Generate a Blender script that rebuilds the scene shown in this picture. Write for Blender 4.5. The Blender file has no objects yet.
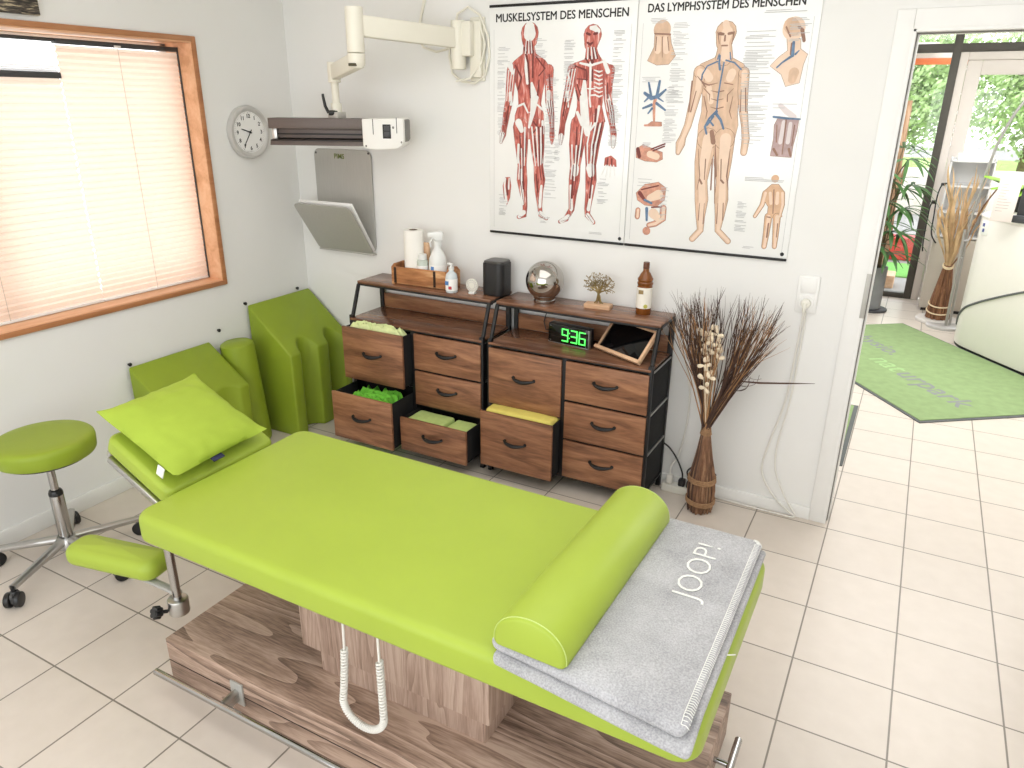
import bpy, bmesh, math, random
from mathutils import Vector, Matrix, noise
from mathutils.geometry import tessellate_polygon
random.seed(7)
scn = bpy.context.scene
C = scn.collection
PI = math.pi
V3 = Vector

# ------------------------------------------------------------------ helpers
def lin(c):
    c /= 255.0
    return c / 12.92 if c <= .04045 else ((c + .055) / 1.055) ** 2.4
def rgb(r, g, b): return (lin(r), lin(g), lin(b), 1.0)

class MB:
    """collects shapes into one mesh"""
    GX = None
    def __init__(s): s.bm = bmesh.new()
    def _merge(s, t, M=None):
        if M is not None: bmesh.ops.transform(t, matrix=M, verts=t.verts)
        bmesh.ops.recalc_face_normals(t, faces=t.faces)
        me = bpy.data.meshes.new('tmp'); t.to_mesh(me); t.free()
        s.bm.from_mesh(me); bpy.data.meshes.remove(me); return s
    def box(s, x0, x1, y0, y1, z0, z1, b=0, seg=2, M=None):
        t = bmesh.new(); bmesh.ops.create_cube(t, size=1)
        for v in t.verts:
            v.co = V3(((x0+x1)/2+v.co.x*(x1-x0), (y0+y1)/2+v.co.y*(y1-y0), (z0+z1)/2+v.co.z*(z1-z0)))
        if b: bmesh.ops.bevel(t, geom=list(t.edges), offset=b, segments=seg, affect='EDGES', profile=.5)
        return s._merge(t, M)
    def cyl(s, p0, p1, r0, r1=None, seg=20, b=0):
        r1 = r0 if r1 is None else r1
        p0, p1 = V3(p0), V3(p1); d = p1-p0
        t = bmesh.new()
        bmesh.ops.create_cone(t, cap_ends=True, segments=seg, radius1=r0, radius2=r1, depth=d.length)
        if b:
            es = [e for e in t.edges if len(e.link_faces) == 2 and any(len(f.verts) > 4 for f in e.link_faces)]
            bmesh.ops.bevel(t, geom=es, offset=b, segments=3, affect='EDGES', profile=.5)
        M = Matrix.Translation((p0+p1)/2) @ d.to_track_quat('Z', 'Y').to_matrix().to_4x4()
        return s._merge(t, M)
    def tube(s, pts, r, seg=8, closed=False, cap=True):
        pts = [V3(p) for p in pts]; n = len(pts)
        rs = r if isinstance(r, (list, tuple)) else [r]*n
        t = bmesh.new(); rings = []
        up = None
        for i, p in enumerate(pts):
            if closed: d = pts[(i+1) % n]-pts[i-1]
            else: d = pts[min(i+1, n-1)]-pts[max(i-1, 0)]
            if d.length < 1e-9: d = V3((0, 0, 1))
            d.normalize()
            if up is None:
                up = d.orthogonal().normalized()
            else:
                up = (up-d*up.dot(d))
                if up.length < 1e-6: up = d.orthogonal()
                up.normalize()
            w = d.cross(up)
            rings.append([t.verts.new(p+(up*math.cos(a)+w*math.sin(a))*rs[i]) for a in [2*PI*k/seg for k in range(seg)]])
        m = n if closed else n-1
        for i in range(m):
            A, B = rings[i], rings[(i+1) % n]
            for k in range(seg): t.faces.new((A[k], A[(k+1) % seg], B[(k+1) % seg], B[k]))
        if cap and not closed:
            t.faces.new(rings[0]); t.faces.new(rings[-1])
        return s._merge(t)
    def lathe(s, prof, c=(0, 0, 0), seg=32, M=None):
        t = bmesh.new(); rings = []
        for r, z in prof:
            if r < 1e-6: rings.append([t.verts.new((0, 0, z))])
            else: rings.append([t.verts.new((r*math.cos(2*PI*k/seg), r*math.sin(2*PI*k/seg), z)) for k in range(seg)])
        for A, B in zip(rings, rings[1:]):
            if len(A) == 1 and len(B) == 1: continue
            for k in range(seg):
                k2 = (k+1) % seg
                if len(A) == 1: t.faces.new((A[0], B[k2], B[k]))
                elif len(B) == 1: t.faces.new((A[k], A[k2], B[0]))
                else: t.faces.new((A[k], A[k2], B[k2], B[k]))
        MM = Matrix.Translation(V3(c))
        if M is not None: MM = MM @ M
        return s._merge(t, MM)
    def prism(s, poly, lo, hi, axis='y', b=0, seg=3, M=None):
        """2-D polygon extruded: axis y -> poly is (x,z); x -> (y,z); z -> (x,y)"""
        t = bmesh.new()
        f = {'y': lambda p, h: (p[0], h, p[1]), 'x': lambda p, h: (h, p[0], p[1]), 'z': lambda p, h: (p[0], p[1], h)}[axis]
        A = [t.verts.new(f(p, lo)) for p in poly]; B = [t.verts.new(f(p, hi)) for p in poly]
        t.faces.new(A); t.faces.new(B[::-1]); n = len(poly)
        for i in range(n): t.faces.new((A[i], A[(i+1) % n], B[(i+1) % n], B[i]))
        bmesh.ops.recalc_face_normals(t, faces=t.faces)
        if b: bmesh.ops.bevel(t, geom=list(t.edges), offset=b, segments=seg, affect='EDGES', profile=.5)
        return s._merge(t, M)
    def grid(s, f, nu, nv, M=None):
        t = bmesh.new()
        P = [[t.verts.new(f(i/nu, j/nv)) for j in range(nv+1)] for i in range(nu+1)]
        for i in range(nu):
            for j in range(nv): t.faces.new((P[i][j], P[i+1][j], P[i+1][j+1], P[i][j+1]))
        bmesh.ops.remove_doubles(t, verts=t.verts, dist=1e-6)
        return s._merge(t, M)
    def slab(s, x0, x1, y0, y1, z0, z1, rc, re, puff=0, seg=5, cs=6, rb=None, M=None, fn=None):
        """rounded-rectangle pad: plan corner radius rc, edge radius re on top, rb below"""
        rb = re if rb is None else rb
        t = bmesh.new()
        def outline(ins, z):
            r = max(rc-ins, .0015); out = []
            for (cx, cy, a0) in ((x1-ins-r, y1-ins-r, 0), (x0+ins+r, y1-ins-r, 90), (x0+ins+r, y0+ins+r, 180), (x1-ins-r, y0+ins+r, 270)):
                for k in range(cs+1):
                    a = math.radians(a0+90*k/cs)
                    out.append(V3((cx+r*math.cos(a), cy+r*math.sin(a), z)))
            n = len(out); den = []
            for i in range(n):                     # extra points along the long sides
                p, q = out[i], out[(i+1) % n]; den.append(p)
                if i % (cs+1) == cs:
                    for k in range(1, 10): den.append(p.lerp(q, k/10))
            return den
        levels = []
        for k in range(seg+1):
            a = PI/2*(1-k/seg)
            levels.append((rb*(1-math.cos(a)), z0+rb*(1-math.sin(a))))
        for k in range(seg+1):
            a = PI/2*k/seg
            levels.append((re*(1-math.cos(a)), z1-re*(1-math.sin(a))))
        rings = [[t.verts.new(p) for p in outline(i, z)] for i, z in levels]
        n = len(rings[0])
        for A, B in zip(rings, rings[1:]):
            for k in range(n): t.faces.new((A[k], A[(k+1) % n], B[(k+1) % n], B[k]))
        cx, cy = (x0+x1)/2, (y0+y1)/2
        t.faces.new(rings[0][::-1])
        prev = rings[-1]
        for k in range(1, 7):
            w = 1-k/6
            if k == 6:
                c = t.verts.new((cx, cy, z1+puff))
                for i in range(n): t.faces.new((prev[i], prev[(i+1) % n], c))
            else:
                cur = [t.verts.new((cx+(v.co.x-cx)*w, cy+(v.co.y-cy)*w, z1+puff*(1-w*w))) for v in rings[-1]]
                for i in range(n): t.faces.new((prev[i], prev[(i+1) % n], cur[(i+1) % n], cur[i]))
                prev = cur
        if fn:
            for v in t.verts: v.co = fn(v.co.copy())
        return s._merge(t, M)
    def poly(s, pts):
        s.lift = getattr(s, 'lift', 0)+.000012; pts = [(p[0], p[1]-s.lift, p[2]) if abs(p[1]) < .05 else p for p in pts]
        t = bmesh.new(); vs = [t.verts.new(p) for p in pts]
        for a, b_, c in tessellate_polygon([[V3((p[0], p[2], 0)) for p in pts]]): t.faces.new((vs[a], vs[b_], vs[c]))
        me = bpy.data.meshes.new('tmp'); t.to_mesh(me); t.free(); s.bm.from_mesh(me); bpy.data.meshes.remove(me); return s
    def xf(s, M): bmesh.ops.transform(s.bm, matrix=M, verts=s.bm.verts); return s
    def build(s, name, mat, parent=None, sharp=38, local=False, origin=None):
        if MB.GX is not None: s.xf(MB.GX)
        return obj(name, s.bm, mat, parent, sharp, local, origin)

ORG = {}
def obj(name, bm, mat, parent=None, sharp=38, local=False, origin=None):
    me = bpy.data.meshes.new(name)
    o = bpy.data.objects.new(name, me)
    org = V3((0, 0, 0))
    if parent is not None:
        org = ORG.get(parent.name, V3((0, 0, 0)))
    elif origin is not None: org = V3(origin)
    if not local and org.length > 0: bmesh.ops.translate(bm, vec=-org, verts=bm.verts)
    lim = math.radians(sharp)
    for e in bm.edges:
        e.smooth = len(e.link_faces) == 2 and e.calc_face_angle(0) < lim
    for f in bm.faces: f.smooth = True
    bm.to_mesh(me); bm.free()
    if mat: me.materials.append(mat)
    C.objects.link(o)
    if parent is not None: o.parent = parent
    elif origin is not None: o.location = org
    ORG[o.name] = org
    return o
def thing(name, label, cat, loc=(0, 0, 0), group=None):
    o = bpy.data.objects.new(name, None); C.objects.link(o)
    o.location = loc; o.empty_display_size = .05; ORG[o.name] = V3(loc)
    return tag(o, label, cat, group)
def tag(o, label, cat, group=None):
    o['label'] = label; o['category'] = cat
    if group: o['group'] = group
    return o
def struct(o): o['kind'] = 'structure'; return o
def lab(o, t): o['label'] = t; return o

def text(name, s, size, origin, xd, ud, mat, parent=None, ext=.0004, bold=0.0, align='LEFT', squeeze=1.0, parts=None):
    """lettering as a thin mesh lying on a surface"""
    xd = V3(xd).normalized(); ud = V3(ud).normalized(); nd = xd.cross(ud)
    mb = MB()
    for (s, origin, size) in ([(s, origin, size)] if parts is None else parts):
        cu = bpy.data.curves.new('lettering', 'FONT'); cu.body = s; cu.size = size; cu.align_x = align
        cu.extrude = ext; cu.offset = bold; cu.resolution_u = 3
        ob = bpy.data.objects.new('lettering', cu); C.objects.link(ob)
        bpy.context.view_layer.update()
        me = bpy.data.meshes.new_from_object(ob)
        M = Matrix(((xd.x*squeeze, ud.x, nd.x, origin[0]), (xd.y*squeeze, ud.y, nd.y, origin[1]), (xd.z*squeeze, ud.z, nd.z, origin[2]), (0, 0, 0, 1)))
        me.transform(M); mb.bm.from_mesh(me)
        bpy.data.objects.remove(ob); bpy.data.curves.remove(cu); bpy.data.meshes.remove(me)
    return mb.build(name, mat, parent)

# ------------------------------------------------------------------ materials
def newmat(name):
    m = bpy.data.materials.new(name); m.use_nodes = True
    nt = m.node_tree; return m, nt, nt.nodes['Principled BSDF'], nt.nodes, nt.links
def ramp(n, stops):
    r = n.new('ShaderNodeValToRGB'); e = r.color_ramp.elements
    while len(e) < len(stops): e.new(.5)
    for el, (p, c) in zip(e, stops): el.position = p; el.color = c
    return r
def pm(name, col, rough=.5, metal=0, var=.06, scale=12, bump=0, bscale=200, coat=0, emit=0, spec=.5, sheen=0, stretch=(1, 1, 1)):
    m, nt, b, n, l = newmat(name)
    tc = n.new('ShaderNodeTexCoord'); mp = n.new('ShaderNodeMapping'); mp.inputs['Scale'].default_value = stretch
    l.new(tc.outputs['Object'], mp.inputs['Vector'])
    nz = n.new('ShaderNodeTexNoise'); nz.inputs['Scale'].default_value = scale; nz.inputs['Detail'].default_value = 3
    l.new(mp.outputs[0], nz.inputs['Vector'])
    c = rgb(*col)
    lo = tuple(max(0, x*(1-var)) for x in c[:3])+(1,); hi = tuple(min(1, x*(1+var)) for x in c[:3])+(1,)
    r = ramp(n, [(.3, lo), (.7, hi)])
    l.new(nz.outputs['Fac'], r.inputs[0]); l.new(r.outputs[0], b.inputs['Base Color'])
    b.inputs['Roughness'].default_value = rough; b.inputs['Metallic'].default_value = metal
    b.inputs['Coat Weight'].default_value = coat; b.inputs['Specular IOR Level'].default_value = spec
    if sheen: b.inputs['Sheen Weight'].default_value = sheen
    if emit:
        l.new(r.outputs[0], b.inputs['Emission Color']); b.inputs['Emission Strength'].default_value = emit
    if bump:
        n2 = n.new('ShaderNodeTexNoise'); n2.inputs['Scale'].default_value = bscale; n2.inputs['Detail'].default_value = 4
        l.new(mp.outputs[0], n2.inputs['Vector'])
        bp = n.new('ShaderNodeBump'); bp.inputs['Strength'].default_value = bump; bp.inputs['Distance'].default_value = .002
        l.new(n2.outputs['Fac'], bp.inputs['Height']); l.new(bp.outputs[0], b.inputs['Normal'])
    return m
def wood(name, c0, c1, c2, axis='x', rough=.45, scale=1.0, fine=.25, spec=.5):
    m, nt, b, n, l = newmat(name)
    tc = n.new('ShaderNodeTexCoord'); mp = n.new('ShaderNodeMapping')
    s = {'x': (1.1, 9, 9), 'y': (9, 1.1, 9), 'z': (9, 9, 1.1)}[axis]
    mp.inputs['Scale'].default_value = tuple(v*scale for v in s)
    l.new(tc.outputs['Object'], mp.inputs['Vector'])
    n1 = n.new('ShaderNodeTexNoise'); n1.inputs['Scale'].default_value = 2.2; n1.inputs['Detail'].default_value = 6; n1.inputs['Distortion'].default_value = .9
    l.new(mp.outputs[0], n1.inputs['Vector'])
    n2 = n.new('ShaderNodeTexNoise'); n2.inputs['Scale'].default_value = 16; n2.inputs['Detail'].default_value = 5
    l.new(mp.outputs[0], n2.inputs['Vector'])
    mx = n.new('ShaderNodeMix'); mx.data_type = 'FLOAT'; mx.inputs[0].default_value = fine
    l.new(n1.outputs['Fac'], mx.inputs[2]); l.new(n2.outputs['Fac'], mx.inputs[3])
    r = ramp(n, [(.34, rgb(*c0)), (.5, rgb(*c1)), (.66, rgb(*c2))])
    l.new(mx.outputs[0], r.inputs[0]); l.new(r.outputs[0], b.inputs['Base Color'])
    b.inputs['Roughness'].default_value = rough; b.inputs['Specular IOR Level'].default_value = spec
    bp = n.new('ShaderNodeBump'); bp.inputs['Strength'].default_value = .12; bp.inputs['Distance'].default_value = .001
    l.new(n2.outputs['Fac'], bp.inputs['Height']); l.new(bp.outputs[0], b.inputs['Normal'])
    return m
def grain(name, c0, c1, c2, axis='x', rough=.5):
    m, nt, b, n, l = newmat(name)
    tc = n.new('ShaderNodeTexCoord'); mp = n.new('ShaderNodeMapping')
    mp.inputs['Scale'].default_value = {'x': (.30, 3.4, 3.4), 'z': (6, 6, .35)}[axis]
    l.new(tc.outputs['Object'], mp.inputs['Vector'])
    wv = n.new('ShaderNodeTexNoise'); wv.inputs['Scale'].default_value = 1.5; wv.inputs['Detail'].default_value = 2
    l.new(mp.outputs[0], wv.inputs['Vector'])
    k = n.new('ShaderNodeMath'); k.operation = 'MULTIPLY'; k.inputs[1].default_value = 15; l.new(wv.outputs['Fac'], k.inputs[0])
    f = n.new('ShaderNodeMath'); f.operation = 'FRACT'; l.new(k.outputs[0], f.inputs[0])
    n2 = n.new('ShaderNodeTexNoise'); n2.inputs['Scale'].default_value = 60; n2.inputs['Detail'].default_value = 8
    l.new(mp.outputs[0], n2.inputs['Vector'])
    n3 = n.new('ShaderNodeTexNoise'); n3.inputs['Scale'].default_value = 3; n3.inputs['Detail'].default_value = 3
    l.new(mp.outputs[0], n3.inputs['Vector'])
    a = n.new('ShaderNodeMix'); a.data_type = 'FLOAT'; a.inputs[0].default_value = .66; l.new(f.outputs[0], a.inputs[2]); l.new(n2.outputs['Fac'], a.inputs[3])
    c = n.new('ShaderNodeMix'); c.data_type = 'FLOAT'; c.inputs[0].default_value = .45; l.new(a.outputs[0], c.inputs[2]); l.new(n3.outputs['Fac'], c.inputs[3])
    r = ramp(n, [(.34, rgb(*c0)), (.48, rgb(*c1)), (.63, rgb(*c2))])
    l.new(c.outputs[0], r.inputs[0]); l.new(r.outputs[0], b.inputs['Base Color']); b.inputs['Roughness'].default_value = rough
    bp = n.new('ShaderNodeBump'); bp.inputs['Strength'].default_value = .15; bp.inputs['Distance'].default_value = .001
    l.new(n2.outputs['Fac'], bp.inputs['Height']); l.new(bp.outputs[0], b.inputs['Normal'])
    return m
def glass(name, tint=(1, 1, 1), rough=0.0, fac=.045):
    m, nt, b, n, l = newmat(name); n.remove(b)
    tr = n.new('ShaderNodeBsdfTransparent'); tr.inputs['Color'].default_value = (*tint, 1)
    gl = n.new('ShaderNodeBsdfGlossy'); gl.inputs['Roughness'].default_value = rough
    nz = n.new('ShaderNodeTexNoise'); nz.inputs['Scale'].default_value = 3
    mr = n.new('ShaderNodeMapRange'); mr.inputs[3].default_value = fac*.8; mr.inputs[4].default_value = fac*1.2
    l.new(nz.outputs['Fac'], mr.inputs[0])
    mx = n.new('ShaderNodeMixShader'); l.new(mr.outputs[0], mx.inputs['Fac'])
    l.new(tr.outputs[0], mx.inputs[1]); l.new(gl.outputs[0], mx.inputs[2]); l.new(mx.outputs[0], n['Material Output'].inputs['Surface'])
    return m
def sheer(name, col, trans=.55, var=.03):
    m, nt, b, n, l = newmat(name); n.remove(b)
    tc = n.new('ShaderNodeTexCoord'); nz = n.new('ShaderNodeTexNoise'); nz.inputs['Scale'].default_value = 60
    l.new(tc.outputs['Object'], nz.inputs['Vector'])
    c = rgb(*col); r = ramp(n, [(.3, tuple(x*(1-var) for x in c[:3])+(1,)), (.7, c)]); l.new(nz.outputs['Fac'], r.inputs[0])
    d = n.new('ShaderNodeBsdfDiffuse'); t = n.new('ShaderNodeBsdfTranslucent'); mx = n.new('ShaderNodeMixShader')
    mx.inputs['Fac'].default_value = trans
    l.new(r.outputs[0], d.inputs['Color']); l.new(r.outputs[0], t.inputs['Color'])
    l.new(d.outputs[0], mx.inputs[1]); l.new(t.outputs[0], mx.inputs[2]); l.new(mx.outputs[0], n['Material Output'].inputs['Surface'])
    return m
def tiles(name):
    m, nt, b, n, l = newmat(name)
    tc = n.new('ShaderNodeTexCoord'); mp = n.new('ShaderNodeMapping')
    mp.inputs['Location'].default_value = (-.5640+.0015, .0460+.0015, 0)
    l.new(tc.outputs['Object'], mp.inputs['Vector'])
    bk = n.new('ShaderNodeTexBrick'); bk.offset = 0; bk.squash = 1
    bk.inputs['Scale'].default_value = 1; bk.inputs['Brick Width'].default_value = .3053; bk.inputs['Row Height'].default_value = .3090
    bk.inputs['Mortar Size'].default_value = .0030; bk.inputs['Mortar Smooth'].default_value = .15; bk.inputs['Bias'].default_value = 0
    bk.inputs['Color1'].default_value = rgb(216, 206, 196); bk.inputs['Color2'].default_value = rgb(210, 200, 190)
    bk.inputs['Mortar'].default_value = rgb(132, 124, 114)
    l.new(mp.outputs[0], bk.inputs['Vector'])
    nz = n.new('ShaderNodeTexNoise'); nz.inputs['Scale'].default_value = 14; nz.inputs['Detail'].default_value = 5
    l.new(tc.outputs['Object'], nz.inputs['Vector'])
    r = ramp(n, [(.3, (.95, .945, .94, 1)), (.7, (1, 1, 1, 1))]); l.new(nz.outputs['Fac'], r.inputs[0])
    mx = n.new('ShaderNodeMix'); mx.data_type = 'RGBA'; mx.blend_type = 'MULTIPLY'; mx.inputs[0].default_value = 1
    l.new(bk.outputs['Color'], mx.inputs[6]); l.new(r.outputs[0], mx.inputs[7]); l.new(mx.outputs[2], b.inputs['Base Color'])
    b.inputs['Roughness'].default_value = .34
    bp = n.new('ShaderNodeBump'); bp.inputs['Strength'].default_value = .5; bp.inputs['Distance'].default_value = .002; bp.invert = True
    l.new(bk.outputs['Fac'], bp.inputs['Height']); l.new(bp.outputs[0], b.inputs['Normal'])
    return m

GREEN = pm('green_vinyl', (158, 178, 62), .42, var=.03, scale=5, bump=.04, bscale=900, spec=.4)
DGREEN = pm('green_vinyl_cushion', (138, 158, 44), .45, var=.04, scale=6, bump=.05, bscale=700, spec=.35)
GFABRIC = pm('green_cotton', (160, 182, 66), .7, var=.05, scale=9, bump=.15, bscale=900, spec=.2)
WALL = pm('white_wall_paint', (229, 229, 227), .85, var=.012, scale=3, bump=.12, bscale=260, spec=.2)
CEIL = pm('ceiling_paint', (235, 235, 233), .9, var=.01)
WHITE = pm('white_lacquer', (232, 232, 230), .4, var=.01)
WPLASTIC = pm('white_plastic', (226, 224, 214), .35, var=.015)
WCORD = pm('white_cable', (225, 223, 216), .5, var=.02)
BLACK = pm('black_metal', (12, 12, 13), .5, var=.1, scale=30)
BFABRIC = pm('black_fabric', (15, 15, 17), .9, var=.2, scale=80, bump=.3, bscale=500)
BPLASTIC = pm('black_plastic', (24, 24, 25), .35, var=.1)
CHROME = pm('chrome', (178, 177, 175), .14, 1, var=.03)
ALU = pm('brushed_aluminium', (188, 187, 184), .3, 1, var=.05, scale=30)
STEEL = pm('brushed_steel', (178, 177, 172), .55, .35, var=.05, scale=8, stretch=(40, 40, 1))
WALNUT = wood('walnut_board', (98, 64, 45), (142, 98, 70), (174, 126, 92), 'x', .42)
WALNUTD = wood('walnut_shelf', (92, 62, 47), (126, 89, 68), (154, 112, 86), 'x', .2)
OAK = grain('weathered_oak', (88, 68, 56), (150, 124, 107), (190, 164, 146), 'x')
OAKV = grain('weathered_oak_upright', (134, 110, 95), (166, 141, 125), (186, 163, 147), 'z')
PINE = wood('window_wood', (204, 152, 114), (222, 172, 134), (232, 188, 152), 'y', .45, .6)
LWOOD = wood('light_wood', (190, 150, 115), (209, 170, 136), (222, 187, 152), 'x', .5)
RUST = wood('old_brick_mould_wood', (104, 60, 32), (176, 120, 74), (232, 192, 144), 'x', .7, .6)
GREY = pm('grey_plastic', (120, 118, 114), .5)
PAPER = pm('white_paper', (240, 240, 238), .6, var=.01)
FLOOR = tiles('beige_floor_tiles')
GLASS = glass('window_glass')
# ------------------------------------------------------------------ room shell
H = 2.60
struct(MB().box(-.2, 6.4, -4.9, 5.0, -.12, 0).build('floor', FLOOR))
struct(MB().box(-.2, 6.4, -4.9, 5.0, H, H+.1).build('ceiling', CEIL))
# left wall with the window opening
WY0, WY1, WZ0, WZ1 = -2.60, -.604, .868, 2.018
w = MB().box(-.22, 0, -4.9, WY0, 0, H).box(-.22, 0, WY1, 0, 0, H).box(-.22, 0, WY0, WY1, 0, WZ0).box(-.22, 0, WY0, WY1, WZ1, H)
struct(w.build('wall_left', WALL))
DX0, DX1, DZ = 2.981, 3.86, 2.008
w = MB().box(-.22, DX0, 0, .14, 0, H).box(DX1, 6.4, 0, .14, 0, H).box(DX0, DX1, 0, .14, DZ, H)
struct(w.build('wall_back', WALL))
struct(MB().box(4.6, 4.75, -4.9, 0, 0, H).build('wall_right', WALL))
w = MB().box(-.22, .3, -4.75, -4.6, 0, H).box(4.4, 4.6, -4.75, -4.6, 0, H).box(.3, 4.4, -4.75, -4.6, 0, .3).box(.3, 4.4, -4.75, -4.6, 2.5, H)  # unseen opening added behind the camera, sized to throw daylight on the back wall
struct(w.build('wall_front', WALL))
# wooden window
fr = thing('window_1', 'wooden framed window with pleated blinds in the left wall', 'window', (0, (WY0+WY1)/2, WZ0)); fr['kind'] = 'structure'
del fr['category']
T = .018
f = MB().box(-.205, .010, WY1-T, WY1+.008, WZ0-.008, WZ1+.008, .003).box(-.205, .010, WY0-.008, WY0+T, WZ0-.008, WZ1+.008, .003)
f.box(-.205, .010, WY0, WY1, WZ1-T, WZ1+.0085, .003).box(-.205, .010, WY0, WY1, WZ0-.0085, WZ0+T, .003)
struct(f.build('window_frame', PINE, fr))
CAS = wood('window_casing_wood', (150, 98, 60), (172, 116, 74), (188, 134, 92), 'y', .45, .6)
f = MB().box(.0005, .016, WY1-.014, WY1+.010, WZ0-.010, WZ1+.010, .003).box(.0005, .016, WY0-.01, WY0+.014, WZ0-.01, WZ1+.01, .003).box(.0005, .0158, WY0, WY1, WZ1-.012, WZ1+.0102, .003).box(.0005, .0175, WY0, WY1, WZ0-.0102, WZ0+.012, .003)
struct(f.build('window_casing', CAS, fr))
f = MB()
for y0, y1 in ((WY0+T, -1.615), (-1.585, WY1-T)):
    for a, b_, c, d in ((y0, y0+.03, WZ0+T, WZ1-T), (y1-.03, y1, WZ0+T, WZ1-T)): f.box(-.20, -.165, a, b_, c, d, .004)
    for c, d in ((WZ0+T, WZ0+T+.03), (WZ1-T-.014, WZ1-T)): f.box(-.20, -.165, y0, y1, c, d, .004)
f.box(-.203, -.16, -1.61, -1.59, WZ0+T, WZ1-T, .004)
struct(f.build('window_sash', WHITE, fr))
struct(MB().box(-.183, -.178, WY0+.03, WY1-.03, WZ0+.03, WZ1-.02).build('window_pane', GLASS, fr))

BLINDM = sheer('blind_fabric', (236, 216, 200), .50)
SHADE = sheer('white_blind_fabric', (244, 244, 244), .6)
DRAIL = pm('anthracite_rail', (62, 64, 66), .45, var=.04)
def pleats(y0, y1, z0, z1, x, n, d):
    mb = MB(); pts = []
    for i in range(2*n+1): pts.append((x+(d if i % 2 else 0), z1+(z0-z1)*i/(2*n)))
    mb.grid(lambda u, v: V3((pts[round(v*2*n)][0], y0+(y1-y0)*u, pts[round(v*2*n)][1])), 1, 2*n)
    return mb
b1 = thing('pleated_blind', 'cream pleated blind filling the right half of the wooden window, hung from a dark rail', 'blind', (-.1, -.95, WZ1-.03), 'pleated blinds in the window')
pleats(-1.205, -.624, WZ0+.028, WZ1-.06, -.098, 40, .013).build('blind_fabric', BLINDM, b1, sharp=5)
MB().box(-.112, -.078, -1.205, -.622, WZ1-.056, WZ1-.036, .003).build('head_rail', DRAIL, b1)
MB().box(-.108, -.082, -1.205, -.622, WZ0+.02, WZ0+.03, .002).build('bottom_rail', WHITE, b1)
c = MB()
for y in (-.93,): c.tube([(-.083, y, WZ1-.06), (-.082, y, WZ0+.03)], .0012, 6)
c.build('cord', pm('blind_cord', (190, 175, 160), .7), b1)
MB().box(-.079, -.073, -.95, -.92, WZ1-.056, WZ1-.048, .001).build('cord_clip', WHITE, b1)
MB().box(-.086, -.079, -.629, -.6225, WZ0+.02, WZ1-.036, .001).build('guide_bar', DRAIL, b1)
b2 = thing('pleated_blind', 'left cream pleated blind in the wooden window, lowered from the top behind a dark rail', 'blind', (-.1, -1.8, WZ1-.03), 'pleated blinds in the window')
ZR = WZ1-.166
pleats(-2.56, -1.208, WZ0+.028, ZR-.02, -.098, 33, .013).build('blind_fabric', BLINDM, b2, sharp=5)
MB().box(-.112, -.08, -2.56, -1.206, ZR-.022, ZR+.002, .003).build('middle_rail', DRAIL, b2)
pleats(-2.56, -1.208, ZR+.002, ZR+.028, -.1, 3, .012).build('folded_fabric', SHADE, b2, sharp=5)
MB().box(-.112, -.08, -2.56, -1.208, WZ1-.05, WZ1-.036, .003).build('head_rail', DRAIL, b2)
MB().box(-.108, -.082, -2.56, -1.208, WZ0+.02, WZ0+.03, .002).build('bottom_rail', WHITE, b2)
MB().tube([(-.083, -1.62, ZR-.02), (-.082, -1.62, WZ0+.03)], .0012, 6).build('cord', bpy.data.materials['blind_cord'], b2)

# baseboards and door lining
struct(MB().box(0, .014, -4.6, 0, 0, .075, .003).build('baseboard_left', WHITE))
struct(MB().box(0, 2.922, -.014, 0, 0, .06, .003).build('baseboard_back', WHITE))
d = thing('door_1', 'white door lining with casing around the opening to the hall', 'door', (DX0, 0, 0)); d['kind'] = 'structure'; del d['category']
f = MB().box(2.922, DX0, -.014, .002, 0, DZ+.062, .003).box(DX1, DX1+.066, -.014, .002, 0, DZ+.062, .003).box(DX0, DX1, -.0138, .002, DZ, DZ+.062, .003)
f.box(DX0-.002, DX0+.012, -.013, .15, 0, DZ, .002).box(DX1-.012, DX1+.002, -.013, .15, 0, DZ, .002).box(DX0, DX1, -.013, .15, DZ-.012, DZ+.002, .002)
f.box(2.922, DX0, .138, .154, 0, DZ+.062, .003).box(DX0+.01, DX0+.02, .04, .15, 0, DZ-.01, .002)
struct(f.build('door_frame', WHITE, d))
struct(MB().box(DX0+.0115, DX0+.0165, .022, .04, 0, DZ-.012, .002).box(DX0+.012, DX1-.012, .022, .04, DZ-.0165, DZ-.0115, .002).build('door_seal', GREY, d))
struct(MB().box(DX0-.004, DX0+.0135, -.0158, -.0125, .955, 1.135, .001).build('strike_plate', STEEL, d))

# ------------------------------------------------------------------ hall
struct(MB().box(1.3, 1.45, .14, 4.8, 0, H).build('wall_hall_left', WALL))
struct(MB().box(6.25, 6.4, .14, 4.8, 0, H).build('wall_hall_right', WALL))
DARK = pm('dark_bronze_frame', (74, 70, 64), .5, var=.05)
g = thing('window_2', 'dark framed glass front of the hall', 'window', (3.16, 4.8, 0)); g['kind'] = 'structure'; del g['category']
f = MB().box(3.130, 3.196, 4.78, 4.86, 0, H, .004).box(1.45, 6.25, 4.782, 4.858, 2.195, 2.265, .004).box(1.45, 6.25, 4.784, 4.856, 2.53, H, .004)
f.box(1.45, 3.13, 4.784, 4.856, 0, .05, .004).box(2.05, 2.11, 4.782, 4.858, 0, H, .004).box(4.32, 4.386, 4.78, 4.86, 0, H, .004)
struct(f.build('window_frame', DARK, g))
struct(MB().box(1.45, 3.13, 4.815, 4.825, .05, 2.2).box(1.45, 6.25, 4.815, 4.825, 2.26, 2.54).box(4.386, 6.25, 4.815, 4.825, .05, 2.2).build('window_pane', GLASS, g))
d2 = thing('door_2', 'white glazed entrance door', 'door', (3.196, 4.8, 0)); d2['kind'] = 'structure'; del d2['category']
DWH = pm('white_door_paint', (222, 214, 208), .45, var=.01)
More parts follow.
